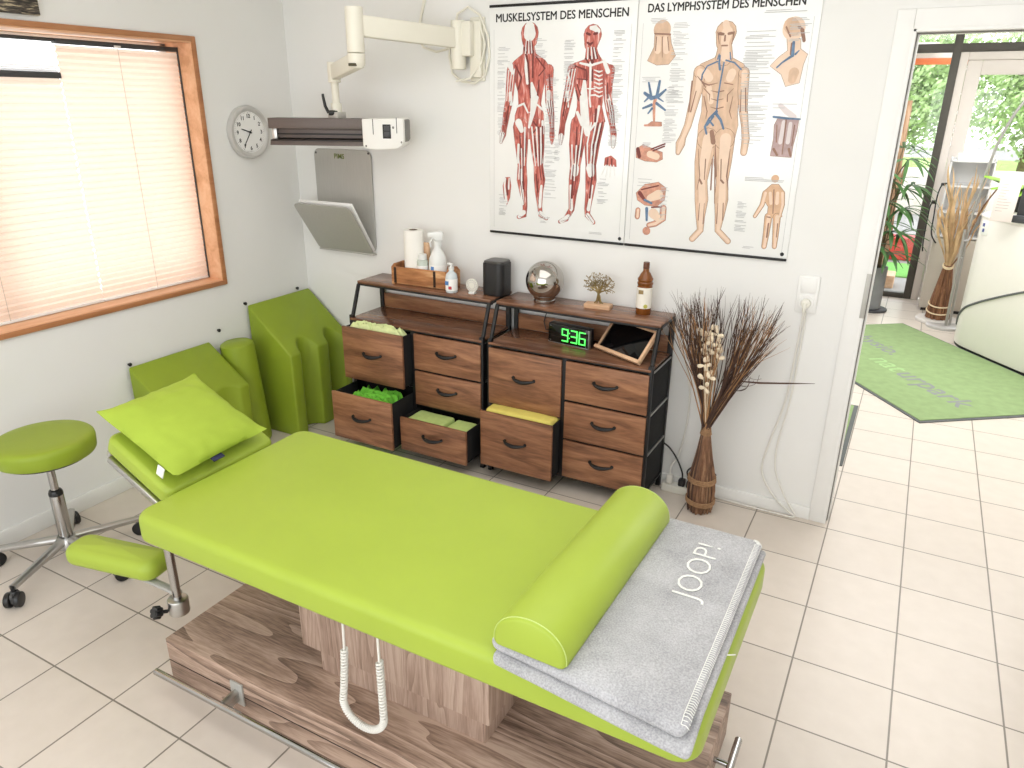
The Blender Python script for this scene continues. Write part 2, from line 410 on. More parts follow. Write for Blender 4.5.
f = MB().box(3.196, 3.26, 4.786, 4.852, 0, 2.195, .004).box(4.256, 4.32, 4.786, 4.852, 0, 2.195, .004).box(3.26, 4.256, 4.786, 4.852, 2.13, 2.195, .004)
f.box(3.262, 3.375, 4.792, 4.846, .02, 2.128, .005).box(4.14, 4.254, 4.792, 4.846, .02, 2.128, .005).box(3.375, 4.14, 4.792, 4.846, 2.012, 2.128, .005).box(3.375, 4.14, 4.792, 4.846, .02, .75, .005)
struct(f.build('door_leaf', DWH, d2))
struct(MB().box(3.37, 4.145, 4.816, 4.824, .745, 2.017).build('door_pane', GLASS, d2))

# ------------------------------------------------------------------ treatment couch
cz = .64
couch = thing('treatment_couch', 'long bright green treatment couch on a weathered oak base in the middle of the room', 'couch', (2.07, -1.745, 0))
MB().slab(1.268, 2.925, -2.098, -1.402, cz-.088, cz, .055, .026, .004, seg=6, cs=8, rb=.014).build('mattress', GREEN, couch)
MB().box(1.36, 2.87, -2.05, -1.45, cz-.106, cz-.084, .004).build('top_frame', BLACK, couch)
MB().box(1.265, 2.885, -2.063, -1.425, .012, .168, .003).build('base', OAK, couch)
MB().box(1.30, 2.85, -2.03, -1.46, 0, .014).build('base_plinth', BLACK, couch)
MB().box(1.268, 2.882, -2.0645, -2.062, .086, .0885).build('base_joint', pm('dark_groove', (60, 48, 42), .8), couch)
MB().box(1.79, 2.355, -1.925, -1.565, .166, .345, .003).build('lower_column', OAKV, couch)
MB().box(1.735, 2.375, -1.94, -1.55, .25, .54, .003).build('upper_column', OAKV, couch)
r = MB().cyl((1.285, -2.125, .095), (2.97, -2.125, .095), .0105, seg=20, b=.002)
rail = r.build('foot_rail', CHROME, couch)
for x in (1.585, 2.62):
    b = MB().cyl((x-.01, -2.066, .10), (x-.01, -2.118, .096), .012, seg=16).box(x-.02, x+.0, -2.11, -2.06, .07, .098, .003)
    b.build('rail_bracket', ALU, rail)
    MB().box(x-.034, x+.016, -2.069, -2.062, .055, .135, .002).build('mounting_plate', STEEL, rail)
e = MB().cyl((2.93, -1.50, .085), (2.93, -1.95, .085), .0105, seg=18, b=.002).cyl((2.884, -1.60, .085), (2.932, -1.60, .085), .008, seg=12).cyl((2.884, -1.88, .085), (2.932, -1.88, .085), .008, seg=12)
e.build('end_rail', CHROME, couch)
# head section, tilted upwards
L = .305; ang = math.atan2(.13, .255)
Mh = Matrix.Translation((1.243, 0, .618)) @ Matrix.Rotation(ang, 4, 'Y')
hd = MB().slab(-L, 0, -1.945, -1.505, -.062, 0, .03, .018, .006, seg=5, cs=6, rb=.012, M=Mh).build('head_cushion', GREEN, couch)
MB().box(-L+.035, .02, -1.955, -1.937, -.085, -.064, .003, M=Mh).box(-L+.01, .03, -1.513, -1.495, -.085, -.064, .003, M=Mh).box(-L+.01, -L+.03, -1.94, -1.51, -.085, -.064, .003, M=Mh).build('head_frame', ALU, couch)
MB().box(-.02, .10, -1.75, -1.70, -.09, -.068, .003, M=Mh).build('head_hinge', STEEL, couch)
# arm pad on its post
ap = MB().cyl((1.318, -2.032, .29), (1.318, -2.032, .56), .0135, seg=20)
post = ap.build('arm_post', CHROME, couch)
MB().cyl((1.318, -2.032, .268), (1.318, -2.032, .32), .031, seg=24, b=.004).build('clamp', ALU, post)
kn = MB().lathe([(0, -.012), (.012, -.012), (.012, .012), (0, .012)], seg=12)
for k in range(6):
    a = 2*PI*k/6; kn.cyl((.013*math.cos(a), .013*math.sin(a), -.011), (.013*math.cos(a), .013*math.sin(a), .011), .0075, seg=10, b=.002)
kn.cyl((0, 0, .01), (0, 0, .035), .006, seg=10)
kn.xf(Matrix.Translation((1.296, -2.092, .298)) @ V3((.12, .9, -.42)).to_track_quat('Z', 'Y').to_matrix().to_4x4())
kn.build('clamp_knob', BPLASTIC, post)
a0, a1 = V3((.868, -2.062, .376)), V3((1.215, -1.992, .376))
Ma = Matrix.Translation(a0) @ Matrix.Rotation(math.atan2(a1.y-a0.y, a1.x-a0.x), 4, 'Z')
Lp = (a1-a0).length
MB().slab(0, Lp, -.060, .060, -.037, .032, .045, .030, .008, seg=6, cs=6, rb=.03, M=Ma).build('arm_pad', GREEN, couch)
MB().box(1.08, 1.32, -2.036, -2.012, .327, .339, .003).build('arm_bracket', STEEL, couch)
# coiled cable loop
pts = []
def cpath(t):
    # U-shaped loop hanging under the near long side
    x = 2.086-.066*math.cos(PI*min(max((t-.32)/.36, 0), 1)) if .32 <= t <= .68 else (2.042-.022*(t/.32)**2 if t < .32 else 2.152)
    if t < .32: z = .565-(.565-.298)*t/.32
    elif t > .68: z = .298+(.565-.298)*(t-.68)/.32
    else: z = .298-.062*math.sin(PI*(t-.32)/.36)
    if t > .68: x = 2.152-.002*((t-.68)/.32)
    return V3((x, -2.085, z))
def frame(t):
    d = (cpath(min(t+.004, 1))-cpath(max(t-.004, 0))).normalized(); n = V3((0, 1, 0)); return n, d.cross(n)
mc = MB()
cab = mc.tube([cpath(i/60) for i in range(0, 10)], .0032, 8).build('control_cable', WCORD, couch)
MB().tube([cpath(1-i/60) for i in range(0, 9)], .0032, 8).build('control_cable', WCORD, couch)
coil = []
N = 66; S = 10
for i in range(N*S+1):
    t = .115+(.895-.115)*i/(N*S); n, m_ = frame(t); a = 2*PI*i/S
    coil.append(cpath(t)+(n*math.cos(a)+m_*math.sin(a))*.0074)
MB().tube(coil, .0033, 5).build('cable_coil', WCORD, cab)
MB().tube([V3((2.385, -1.90+.012*math.cos(a), .505+.012*math.sin(a))) for a in [2*PI*k/16 for k in range(16)]], .0025, 6, closed=True).build('pull_ring', CHROME, couch)

# square pillow on the head section
pw = thing('pillow', 'plump square green pillow with a small white side tag lying on the tilted head section', 'pillow', (1.09, -1.745, .745))
Mp = Matrix.Translation((1.092, -1.745, .748)) @ Matrix.Rotation(ang*.94, 4, 'Y') @ Matrix.Rotation(math.radians(2), 4, 'Z')
def pill(top):
    def f(u, v):
        x, y = 2*u-1, 2*v-1
        k = ((1-abs(x)**2.4)*(1-abs(y)**2.4))
        th = .058*max(k, 0)**.62
        pin = 1-.05*(1-abs(x)**2)*abs(y)**3
        pin2 = 1-.05*(1-abs(y)**2)*abs(x)**3
        wr = .008*noise.noise(V3((x*2.5+y, y*5-x*2, 5 if top else 9)))*(1-k)+.003*noise.noise(V3((x*2.2, y*2.2, 1)))+.003*noise.noise(V3((x*8, y*2.5, 2)))
        cor = .012*(abs(x)*abs(y))**4
        return V3((x*.178*pin2, y*.192*pin, (th+wr*min(1, k*8) if top else -th*.75)+cor))
    return f
pb = MB().grid(pill(True), 36, 36).grid(pill(False), 36, 36)
bmesh.ops.remove_doubles(pb.bm, verts=pb.bm.verts, dist=.0006)
bmesh.ops.recalc_face_normals(pb.bm, faces=pb.bm.faces)
pb.xf(Mp).build('cover', GFABRIC, pw, sharp=70)
MB().box(.108, .136, -.1975, -.1935, -.03, .008, .0008, M=Mp).build('side_tag', PAPER, pw)
MB().box(.158, .186, -.045, .0, -.006, -.003, .0006, M=Mp).build('care_label', pm('navy_label', (32, 34, 66), .7), pw)

# folded grey blanket
bl = thing('blanket', 'folded light grey wool blanket with white lettering on the green couch', 'blanket', (2.7, -1.78, cz))
def wool():
    m, nt, b, n, l = newmat('grey_wool')
    tc = n.new('ShaderNodeTexCoord')
    a = n.new('ShaderNodeTexNoise'); a.inputs['Scale'].default_value = 260; a.inputs['Detail'].default_value = 4
    c = n.new('ShaderNodeTexNoise'); c.inputs['Scale'].default_value = 11; c.inputs['Detail'].default_value = 3
    l.new(tc.outputs['Object'], a.inputs['Vector']); l.new(tc.outputs['Object'], c.inputs['Vector'])
    mx = n.new('ShaderNodeMix'); mx.data_type = 'FLOAT'; mx.inputs[0].default_value = .4
    l.new(a.outputs['Fac'], mx.inputs[2]); l.new(c.outputs['Fac'], mx.inputs[3])
    r = ramp(n, [(.32, rgb(140, 140, 143)), (.5, rgb(168, 168, 171)), (.68, rgb(192, 192, 195))])
    l.new(mx.outputs[0], r.inputs[0]); l.new(r.outputs[0], b.inputs['Base Color']); b.inputs['Roughness'].default_value = .95
    b.inputs['Specular IOR Level'].default_value = .1; b.inputs['Sheen Weight'].default_value = .2
    bp = n.new('ShaderNodeBump'); bp.inputs['Strength'].default_value = .5; bp.inputs['Distance'].default_value = .002
    l.new(a.outputs['Fac'], bp.inputs['Height']); l.new(bp.outputs[0], b.inputs['Normal'])
    return m
WOOL = wool()
def droop(v):
    v.z += .0025*noise.noise(V3((v.x*9, v.y*9, 1)))
    v.y += .024*max(0, 1-(v.x-2.48)/.40)*min(1, max(0, (-1.9-v.y)/.22))
    if v.y < -2.09: v.z -= .55*(-2.09-v.y)+6*(-2.09-v.y)**2
    return v
MB().slab(2.480, 2.919, -2.134, -1.425, cz+.0055, cz+.0215, .012, .0075, 0, seg=4, cs=6, fn=droop).build('lower_fold', WOOL, bl, sharp=80)
up = MB().slab(2.466, 2.906, -2.120, -1.415, cz+.0215, cz+.040, .022, .009, .002, seg=4, cs=6, fn=droop).build('upper_fold', WOOL, bl, sharp=80)
st = MB()
def upz(x, y): return droop(V3((x, y, cz+.0415))).z
for i in range(100):
    y = -2.108+i*(.665/99); st.tube([(2.890, y, upz(2.890, y)-.001), (2.899, y+.001, upz(2.899, y)-.0015), (2.9062, y+.001, upz(2.9, y)-.008)], .0009, 5)
for i in range(8):
    a = PI/2*i/7; cx, cy, r_ = 2.884, -1.437, .022
    p = lambda q: (cx+q*math.cos(a), cy+q*math.sin(a), cz+.0405)
    st.tube([p(r_-.014), p(r_-.006), (p(r_+.001)[0], p(r_+.001)[1], cz+.031)], .0013, 5)
st.tube([(2.890, -2.108+i*(.665/40), upz(2.890, -2.108+i*(.665/40))-.0008) for i in range(41)], .0009, 5)
ob = st.build('edge_stitching', pm('white_yarn', (228, 228, 224), .9), up)
text('lettering', 'JOOP!', .088, (2.818, -1.755, cz+.0432), (0, 1, 0), (-1, 0, 0), bpy.data.materials['white_yarn'], up, ext=.0006, bold=-.0012, squeeze=1.08)
MB().tube([(2.918, -1.86, cz+.012), (2.928, -1.862, cz+.018), (2.934, -1.85, cz+.012)], .0014, 5).build('loose_thread', bpy.data.materials['white_yarn'], bl)

# half-round bolster
hb = thing('half_round_bolster', 'glossy bright green half round bolster lying across the grey blanket', 'bolster', (2.565, -1.77, cz+.04))
def prof(ins=0):
    P = []
    R, hh = .087-ins, .082-ins
    for k in range(25):
        a = PI*k/24; P.append((R*math.cos(a), .006+ins*.3+hh*math.sin(a)**.85))
    return P
mb = MB(); y0, y1 = -2.098, -1.44
secs = [(y0, .012), (y0+.003, .004), (y0+.012, 0), (y1-.012, 0), (y1-.003, .004), (y1, .012)]
t = bmesh.new(); rg = []
for y, ins in secs:
    P = prof(ins); rg.append([t.verts.new((2.568+p[0], y, cz+.0385+p[1])) for p in P]+[t.verts.new((2.568-.083+ins, y, cz+.0392)), t.verts.new((2.568+.083-ins, y, cz+.0392))])
for A, B in zip(rg, rg[1:]):
    n_ = len(A)
    for k in range(n_): t.faces.new((A[k], A[(k+1) % n_], B[(k+1) % n_], B[k]))
t.faces.new(rg[0]); t.faces.new(rg[-1])
mb._merge(t)
Mb = Matrix.Translation((2.568, -1.77, 0)) @ Matrix.Rotation(math.radians(-1.2), 4, 'Z') @ Matrix.Translation((-2.568, 1.77, 0))
mb.xf(Mb).build('cover', GREEN, hb, sharp=50)
for yy in (y0+.0075, y1-.0075):
    MB().tube([V3((2.568+p[0]*1.0, yy, cz+.0385+p[1])) for p in prof(.0012)], .0013, 6).xf(Mb).build('seam', pm('seam_thread', (186, 205, 120), .6), hb)

# ------------------------------------------------------------------ stool
sx, sy = .335, -1.815
s = thing('rolling_stool', 'round green rolling stool with a chrome five star base by the window wall', 'stool', (sx, sy, 0))
MB().lathe([(0, .478), (.162, .478), (.170, .481), (.174, .488), (.1765, .528), (.174, .541), (.166, .549), (.150, .552), (.10, .5535), (0, .554)], (sx, sy, 0), 56).build('seat', DGREEN, s)
MB().lathe([(0, .468), (.150, .468), (.158, .478), (0, .4785)], (sx, sy, 0), 40).build('seat_plate', BPLASTIC, s)
MB().cyl((sx, sy, .30), (sx, sy, .47), .0145, seg=20).cyl((sx-.035, sy, .445), (sx-.09, sy-.02, .44), .005, seg=8).build('gas_spring', CHROME, s)
MB().cyl((sx, sy, .09), (sx, sy, .31), .0255, seg=24, b=.003).build('column', CHROME, s)
MB().lathe([(.016, .325), (.022, .322), (.026, .312), (.026, .302), (.016, .30)], (sx, sy, 0), 20).build('collar', BPLASTIC, s)
MB().lathe([(0, .062), (.035, .062), (.044, .072), (.044, .1), (.036, .112), (0, .114)], (sx, sy, 0), 28).build('hub', ALU, s)
for k in range(5):
    a = math.radians(-70+72*k); Rm = Matrix.Translation((sx, sy, 0)) @ Matrix.Rotation(a, 4, 'Z')
    t = bmesh.new(); ring = []
    for q in range(9):
        u = q/8; x = .03+.26*u; wz = .100-.026*u; hw = .022-.006*u; hh = .018-.006*u
        ring.append([t.verts.new((x, hw*math.cos(b_)*(1 if abs(math.cos(b_)) < .9 else .96), wz+hh*math.sin(b_))) for b_ in [2*PI*j/12 for j in range(12)]])
    for A, B in zip(ring, ring[1:]):
        for j in range(12): t.faces.new((A[j], A[(j+1) % 12], B[(j+1) % 12], B[j]))
    t.faces.new(ring[0]); t.faces.new(ring[-1])
    arm = MB()._merge(t, Rm); arm.cyl((.288, 0, .058), (.288, 0, .088), .014, seg=16, b=.003) if False else None
    am = arm.build('base_arm', ALU, s)
    cc = MB().cyl((.288, 0, .05), (.288, 0, .082), .009, seg=12).xf(Rm)
    ct = cc.build('caster', BPLASTIC, s)
    sw = (.3, 1.2, 2.4, .5, 4)[k]; Rc = Rm @ Matrix.Translation((.288, 0, 0)) @ Matrix.Rotation(sw, 4, 'Z')
    wh = MB()
    for yy in (-.017, .017): wh.cyl((.012, yy-.010, .029), (.012, yy+.010, .029), .029, seg=24, b=.004)
    wh.xf(Rc).build('wheel', BPLASTIC, ct)
    MB().lathe([(0, .058), (.014, .058), (.018, .05), (.016, .044), (0, .043)], seg=14).box(-.016, .03, -.0065, .0065, .02, .056, .004).xf(Rc).build('wheel_cover', pm('dark_grey_plastic', (70, 70, 70), .4), ct)

# ------------------------------------------------------------------ positioning cushions
def wedge(name, label, x1, zt, zf, y0, y1, grooves, depth):
    w = thing(name, label, 'cushion', ((x1)/2, (y0+y1)/2, 0), 'leg positioning cushions against the wall')
    # plan outline with concave leg channels in the front face
    out = [(.018, y0), (x1, y0)]
    seg = 10
    for (a, b_) in grooves:
        for k in range(seg+1):
            u = k/seg; out.append((x1-depth*(math.sin(PI*u)**.55 if 0 < u < 1 else 0), a+(b_-a)*u))
    out += [(x1, y1), (.018, y1)]
    t = bmesh.new()
    def zz(x, y=None): return zt+(zf-zt)*(x-.018)/(x1-.018)
    A = [t.verts.new((p[0], p[1], .001)) for p in out]; B = [t.verts.new((p[0], p[1], zz(p[0]))) for p in out]
    t.faces.new(A); t.faces.new(B); n_ = len(out)
    for i in range(n_): t.faces.new((A[i], A[(i+1) % n_], B[(i+1) % n_], B[i]))
    bmesh.ops.recalc_face_normals(t, faces=t.faces)
    es = [e for e in t.edges if e.calc_face_angle(0) > .5]
    bmesh.ops.bevel(t, geom=es, offset=.011, segments=3, affect='EDGES', profile=.5, clamp_overlap=True)
    MB()._merge(t).build('cover', DGREEN, w, sharp=60)
    return w
wedge('leg_wedge', 'tall dark green leg wedge with two grooves in the room corner', .308, .722, .475, -.492, -.018, [(-.415, -.285), (-.20, -.07)], .075)
wedge('leg_wedge', 'lower green leg wedge leaning on the window wall behind the pillow', .275, .592, .405, -1.225, -.76, [(-1.15, -1.02), (-.97, -.82)], .03)
rb = thing('roll_cushion', 'slim upright green roll cushion between the two green leg wedges', 'cushion', (.10, -.63, 0))
Mr = Matrix.Translation((.122, -.628, 0)) @ (V3((-.020, -.034, .575)).to_track_quat('Z', 'Y').to_matrix().to_4x4())
MB().lathe([(0, .004), (.07, .004), (.082, .012), (.086, .03), (.086, .550), (.082, .566), (.07, .574), (0, .576)], M=Mr, seg=36).build('cover', DGREEN, rb)
for nm, y, z, l in (('a', -.492, .728, 'black wall peg at the near top corner of the tall green wedge'), ('b', -.10, .732, 'black wall peg at the far top corner of the tall green wedge'), ('c', -.685, .628, 'black wall peg above the upright green roll cushion'), ('d', -1.205, .598, 'black wall peg at the near corner of the lower green wedge')):
    tag(MB().cyl((0, y, z), (.010, y, z), .006, seg=12, b=.001).cyl((.007, y, z), (.015, y, z), .009, seg=12, b=.002).build('wall_peg', BPLASTIC, origin=(0, y, z)), l, 'peg', 'black wall pegs')
# ------------------------------------------------------------------ dressers
YB, YF = -.018, -.300
def bow(x, y, z, parent, w=.118):
    mb = MB(); pts = []; rs = []
    for k in range(17):
        u = k/16*2-1
        pts.append((x+u*w/2, y-.005-.021*(1-u*u)**.8, z-.006*(1-u*u)+.003*abs(u)))
        rs.append(.0042+.0062*(1-u*u))
    mb.tube(pts, rs, 8)
    for sgn in (-1, 1):
        mb.cyl((x+sgn*w*.46, y+.001, z+.003), (x+sgn*w*.46, y-.005, z+.003), .0075, seg=12, b=.001)
    return mb.build('handle', BLACK, parent)
def drawer(dr, x0, x1, z0, z1, pull=0.0, sag=0.0):
    y = YF-pull
    MB.GX = Matrix.Translation((0, YF, z0+.02)) @ Matrix.Rotation(sag, 4, 'X') @ Matrix.Translation((0, -YF, -z0-.02)) if sag else None
    mb = MB()
    d0, d1 = y+.002, y+.262
    a, b = x0+.004, x1-.004
    zt = z1-.006
    mb.box(a, b, d0, d1, z0+.004, z0+.012, .001).box(a, a+.006, d0, d1, z0+.006, zt, .001).box(b-.006, b, d0, d1, z0+.006, zt, .001)
    mb.box(a, b, d0, d0+.005, z0+.006, zt, .001).box(a, b, d1-.006, d1, z0+.006, zt, .001)
    d = mb.build('drawer', BFABRIC, dr)
    MB().box(x0, x1, y-.012, y+.002, z0, z1, .0015).build('front_panel', WALNUT, d)
    bow((x0+x1)/2, y-.012, (z0+z1)/2+.012, d)
    MB.GX = None
    return d
def dresser(x, label, pulls):
    dr = thing('dresser', label, 'dresser', (x+.41, -.16, 0), 'walnut fronted fabric drawer dressers')
    X1 = x+.822; q = .011
    f = MB()
    for xx in (x, X1-2*q):
        f.box(xx, xx+2*q, YF-.004, YF+2*q-.004, 0, .70, .002).box(xx, xx+2*q, YB-2*q, YB, 0, .85, .002)
        f.box(xx, xx+2*q, YF, YB, .066, .078, .002).box(xx+.002, xx+2*q-.002, YF, YB, .664, .674, .002)
        f.tube([(xx+q, YF+.006, .672), (xx+q, -.226, .845), (xx+q, -.215, .853), (xx+q, YB-.01, .853)], .0105, 8)
    for z in (.066, .664):
        f.box(x, X1, YF-.002, YF+.014, z, z+.011, .002).box(x, X1, YB-.014, YB, z, z+.011, .002)
    f.box(x, X1, -.222, -.206, .842, .853, .002)
    xm = x+.3935
    f.box(xm, xm+.026, YF-.003, YF+.016, 0.066, .67, .002).box(xm, xm+.026, YB-.016, YB, .066, .67, .002)
    f.box(xm+.026, X1-.02, YF+.001, YF+.014, .463, .472, .001).box(xm+.026, X1-.02, YF+.001, YF+.014, .268, .277, .001).box(x+.02, xm, YF+.001, YF+.014, .366, .375, .001)
    f.box(xm, xm+.026, YF, YB, .0665, .078, .001)
    f.build('frame', BLACK, dr)
    MB().box(x+.004, X1-.004, -.226, YB+.008, .853, .868, .002).build('top_shelf', WALNUTD, dr)
    MB().box(x+.008, X1-.008, YF-.008, YB-.0145, .674, .686, .002).build('lower_shelf', WALNUTD, dr)
    MB().box(x+.022, X1-.022, YB-.012, YB-.002, .686, .764, .002).build('back_board', WALNUT, dr)
    for xx in (x+.006, X1-.012):
        MB().box(xx, xx+.006, YF+.02, YB-.02, .078, .664, .001).build('side_panel', BFABRIC, dr)
    for z in (.27, .467):
        MB().box(X1-.010, X1+.0005, YF+.016, YB-.02, z-.005, z+.005, .001).build('side_rail', ALU, dr)
        MB().box(x-.0005, x+.01, YF+.016, YB-.02, z-.005, z+.005, .001).build('side_rail', ALU, dr)
    MB().box(X1-.006, X1+.0006, YF+.016, YB-.02, .664, .673, .001).build('side_rail', ALU, dr)
    xl0, xl1, xr0, xr1 = x+.012, xm+.002, xm+.024, X1-.012
    drawer(dr, xl0, xl1, .377, .660, pulls[0]); drawer(dr, xl0, xl1, .078, .336 if pulls[1] > .15 else .363, pulls[1])
    drawer(dr, xr0, xr1, .474, .660, pulls[2]); drawer(dr, xr0, xr1, .279, .462, pulls[3]); drawer(dr, xr0, xr1, .078, .258 if pulls[4] > .1 else .268, pulls[4])
    return (xl0, xl1, xr0, xr1)
XL, XR = .566, 1.412
lw = dresser(XL, 'left walnut drawer dresser with three drawers pulled open, beside the tall green wedge', (.070, .185, 0, 0, .142))
rw = dresser(XR, 'right walnut drawer dresser with one tall drawer pulled open, beside the twig bundle', (0, .082, 0, 0, 0))

def heap(x0, x1, y0, y1, z0, zt, amp, freq, seed, ridge=False):
    def f(u, v):
        x, y = x0+(x1-x0)*u, y0+(y1-y0)*v
        e = min(u, 1-u, v, 1-v); k = min(1, e*9)**.5
        h = noise.noise(V3((x*freq+seed, y*freq, seed)))*.6+noise.noise(V3((x*freq*2.3, y*freq*2.3+seed, 3)))*.35
        if ridge: h = .55-abs(noise.noise(V3((x*freq*.8+seed, y*freq, 1)))*2.0)+.25*h
        return V3((x, y, z0+(zt-z0)*k+amp*h*k))
    return MB().grid(f, 64, 36)
def cloth(name, label, cat, mat, mb, loc, group=None):
    o = mb.build(name, mat, None, sharp=80)
    return tag(o, label, cat, group)
PALEG = pm('pale_green_terry', (220, 232, 172), .95, var=.08, scale=40, bump=.5, bscale=300, spec=.1)
MIDG = pm('bright_green_cloth', (112, 190, 66), .9, var=.12, scale=25, bump=.3, bscale=300, spec=.15)
LIMEG = pm('light_green_towel', (190, 212, 134), .95, var=.05, scale=40, bump=.5, bscale=400, spec=.1)
YEL = pm('yellow_cloth', (222, 208, 112), .95, var=.04, scale=40, bump=.4, bscale=300, spec=.1)
def solid(mb, z):     # give a cloth heap an underside
    t = mb.bm; es = [e for e in t.edges if len(e.link_faces) == 1]
    r = bmesh.ops.extrude_edge_only(t, edges=es)
    vs = [g for g in r['geom'] if isinstance(g, bmesh.types.BMVert)]
    for v in vs: v.co.z = z
    bmesh.ops.contextual_create(t, geom=[e for e in t.edges if len(e.link_faces) == 1])
    bmesh.ops.recalc_face_normals(t, faces=t.faces[:]); return mb
yf = YF-.070
cloth('towel_pile', 'crumpled pale green towels in the upper open drawer of the left dresser', 'towels', PALEG, solid(heap(lw[0]+.018, lw[1]-.012, yf+.009, yf+.072, .61, .672, .022, 34, 4.2, True), .40), None)
yf = YF-.185
cloth('cloth_pile', 'crumpled bright green cloths in the lower open drawer of the left dresser', 'cloths', MIDG, solid(heap(lw[0]+.075, lw[1]-.014, yf+.012, yf+.18, .24, .318, .036, 24, 1.7, True), .08), None)
yf = YF-.142
def fold(x0, x1, y0, y1, z0, z1): return MB().slab(x0, x1, y0, y1, z0, z1, .02, .016, .003, seg=4, cs=4, rb=.01, fn=lambda v: V3((v.x, v.y, v.z+.004*noise.noise(V3((v.x*14, v.y*14, 2))))))
cloth('folded_towel', 'wide folded light green towel in the low open drawer of the left dresser', 'towel', LIMEG, fold(lw[2]+.016, lw[2]+.235, yf+.012, yf+.15, .10, .246), None, 'folded towels in the low drawer')
cloth('folded_towel', 'narrow folded light green towel at the right end of the low open drawer', 'towel', LIMEG, fold(lw[2]+.245, lw[3]-.014, yf+.012, yf+.15, .10, .240), None, 'folded towels in the low drawer')
yf = YF-.082
cloth('folded_cloth', 'pale yellow folded cloth in the open drawer of the right dresser', 'cloth', YEL, fold(rw[0]+.012, rw[1]-.012, yf+.010, yf+.15, .10, .372), None)

# ------------------------------------------------------------------ things on the dressers
TZ = .868
bx = thing('wooden_box', 'weathered wooden brick mould box holding bottles on the left dresser', 'box', (.94, -.115, TZ))
Mx = Matrix.Translation((.79, -.19, TZ)) @ Matrix.Rotation(math.radians(4), 4, 'Z')
MB().box(0, .30, 0, .012, .006, .092, .003, M=Mx).build('front_board', RUST, bx)
MB().box(0, .30, .115, .127, .006, .092, .003, M=Mx).build('back_board', RUST, bx)
MB().box(.0, .30, .01, .118, .0, .010, .002, M=Mx).build('bottom_board', RUST, bx)
for xx, nm in ((-.016, 0), (.238, 0), (.30, 0)):
    MB().prism([(-.004, 0), (.131, 0), (.131, .088), (.11, .104), (.02, .104), (-.004, .092)] if xx < 0 else ([(-.004, 0), (.131, 0), (.131, .08), (.1, .105), (.03, .105), (-.004, .08)] if xx > .25 else [(.012, .006), (.115, .006), (.115, .088), (.012, .088)]), xx, xx+.016, 'x', .003, 2, M=Mx).build('end_board' if xx != .238 else 'divider', RUST, bx)
IRON = pm('dark_iron', (58, 44, 36), .6, .6)
for x0_ in (.232, -.001): MB().box(x0_, x0_+.0135, -.003, .0, .008, .09, .001, M=Mx).build('iron_strap', IRON, bx)
bz = TZ+.011
pr = thing('paper_roll', 'white kitchen paper roll standing in the wooden box', 'paper roll', (.868, -.118, bz))
MB().lathe([(.02, 0), (.05, 0), (.0505, .003), (.0505, .262), (.049, .265), (.02, .265)], (.868, -.118, bz), 40).build('paper', pm('soft_white_paper', (238, 236, 230), .9, var=.02, bump=.2), pr)
MB().lathe([(.0195, .002), (.0215, .002), (.0215, .266), (.0195, .266), (.0195, .002)], (.868, -.118, bz), 28).build('cardboard_core', pm('cardboard', (120, 104, 88), .9), pr)
WTR = pm('milky_plastic', (226, 228, 226), .3, var=.02)
BLUE = pm('blue_print', (80, 130, 190), .5)
REDP = pm('red_print', (190, 60, 70), .5)
jr = thing('small_jar', 'small white lidded bottle between the paper roll and the spray bottle', 'bottle', (.935, -.14, bz))
MB().lathe([(0, 0), (.026, 0), (.028, .004), (.028, .115), (.024, .122), (.018, .124), (0, .124)], (.935, -.14, bz), 28).build('bottle', pm('pale_green_glass', (196, 206, 196), .2), jr)
MB().lathe([(0, .124), (.022, .124), (.022, .150), (.02, .152), (0, .152)], (.935, -.14, bz), 24).build('lid', WTR, jr)
MB().lathe([(.0284, .03), (.0284, .095)], (.935, -.14, bz), 28).build('label_wrap', PAPER, jr)
sp = thing('spray_bottle', 'tall white spray bottle with trigger head in the wooden box', 'bottle', (1.012, -.115, bz))
MB().lathe([(0, 0), (.043, 0), (.046, .005), (.046, .11), (.043, .135), (.03, .165), (.017, .185), (.015, .2), (0, .2)], (1.012, -.115, bz), 36).build('bottle', WTR, sp)
MB().lathe([(.0465, .02), (.0465, .105)], (1.012, -.115, bz), 36).build('label_wrap', PAPER, sp)
MB().box(1.0, 1.018, -.1628, -.1605, bz+.05, bz+.098, .0008).build('label_print', BLUE, sp)
MB().box(1.028, 1.045, -.156, -.1535, bz+.03, bz+.055, .0008).build('label_print', REDP, sp)
MB().lathe([(.0, .2), (.019, .2), (.019, .222), (.0, .222)], (1.012, -.115, bz), 20).prism([(-.05, .242), (-.048, .262), (.02, .272), (.03, .262), (.026, .225), (-.01, .222), (-.02, .238)], -.012, .012, 'y', .004, 2, M=Matrix.Translation((1.012, -.115, bz)) @ Matrix.Rotation(.5, 4, 'Z')).build('spray_head', WTR, sp)
MB().tube([V3((1.012-.022, -.127, bz+.235)), V3((1.012-.032, -.133, bz+.215)), V3((1.012-.03, -.131, bz+.19))], [.005, .005, .004], 8).build('trigger', WTR, sp)
lb = tag(MB().prism([(-.022, 0), (.022, 0), (.022, .19), (.014, .2), (-.014, .2), (-.022, .19)], -.008, .008, 'y', .002, M=Matrix.Translation((.918, -.082, bz))).build('wooden_tag', LWOOD, origin=(.918, -.082, bz)), 'light wooden tag standing behind the small bottle in the wooden box', 'tag')
sn = thing('sanitizer_bottle', 'small clear hand sanitizer pump bottle in front of the wooden box', 'bottle', (1.138, -.185, TZ))
MB().lathe([(0, 0), (.027, 0), (.03, .004), (.03, .075), (.026, .092), (.013, .104), (.012, .112), (0, .112)], (1.138, -.185, TZ), 32).build('bottle', pm('clear_gel', (206, 214, 218), .15, var=.02), sn)
MB().lathe([(.0304, .012), (.0304, .07)], (1.138, -.185, TZ), 32).build('label_wrap', PAPER, sn)
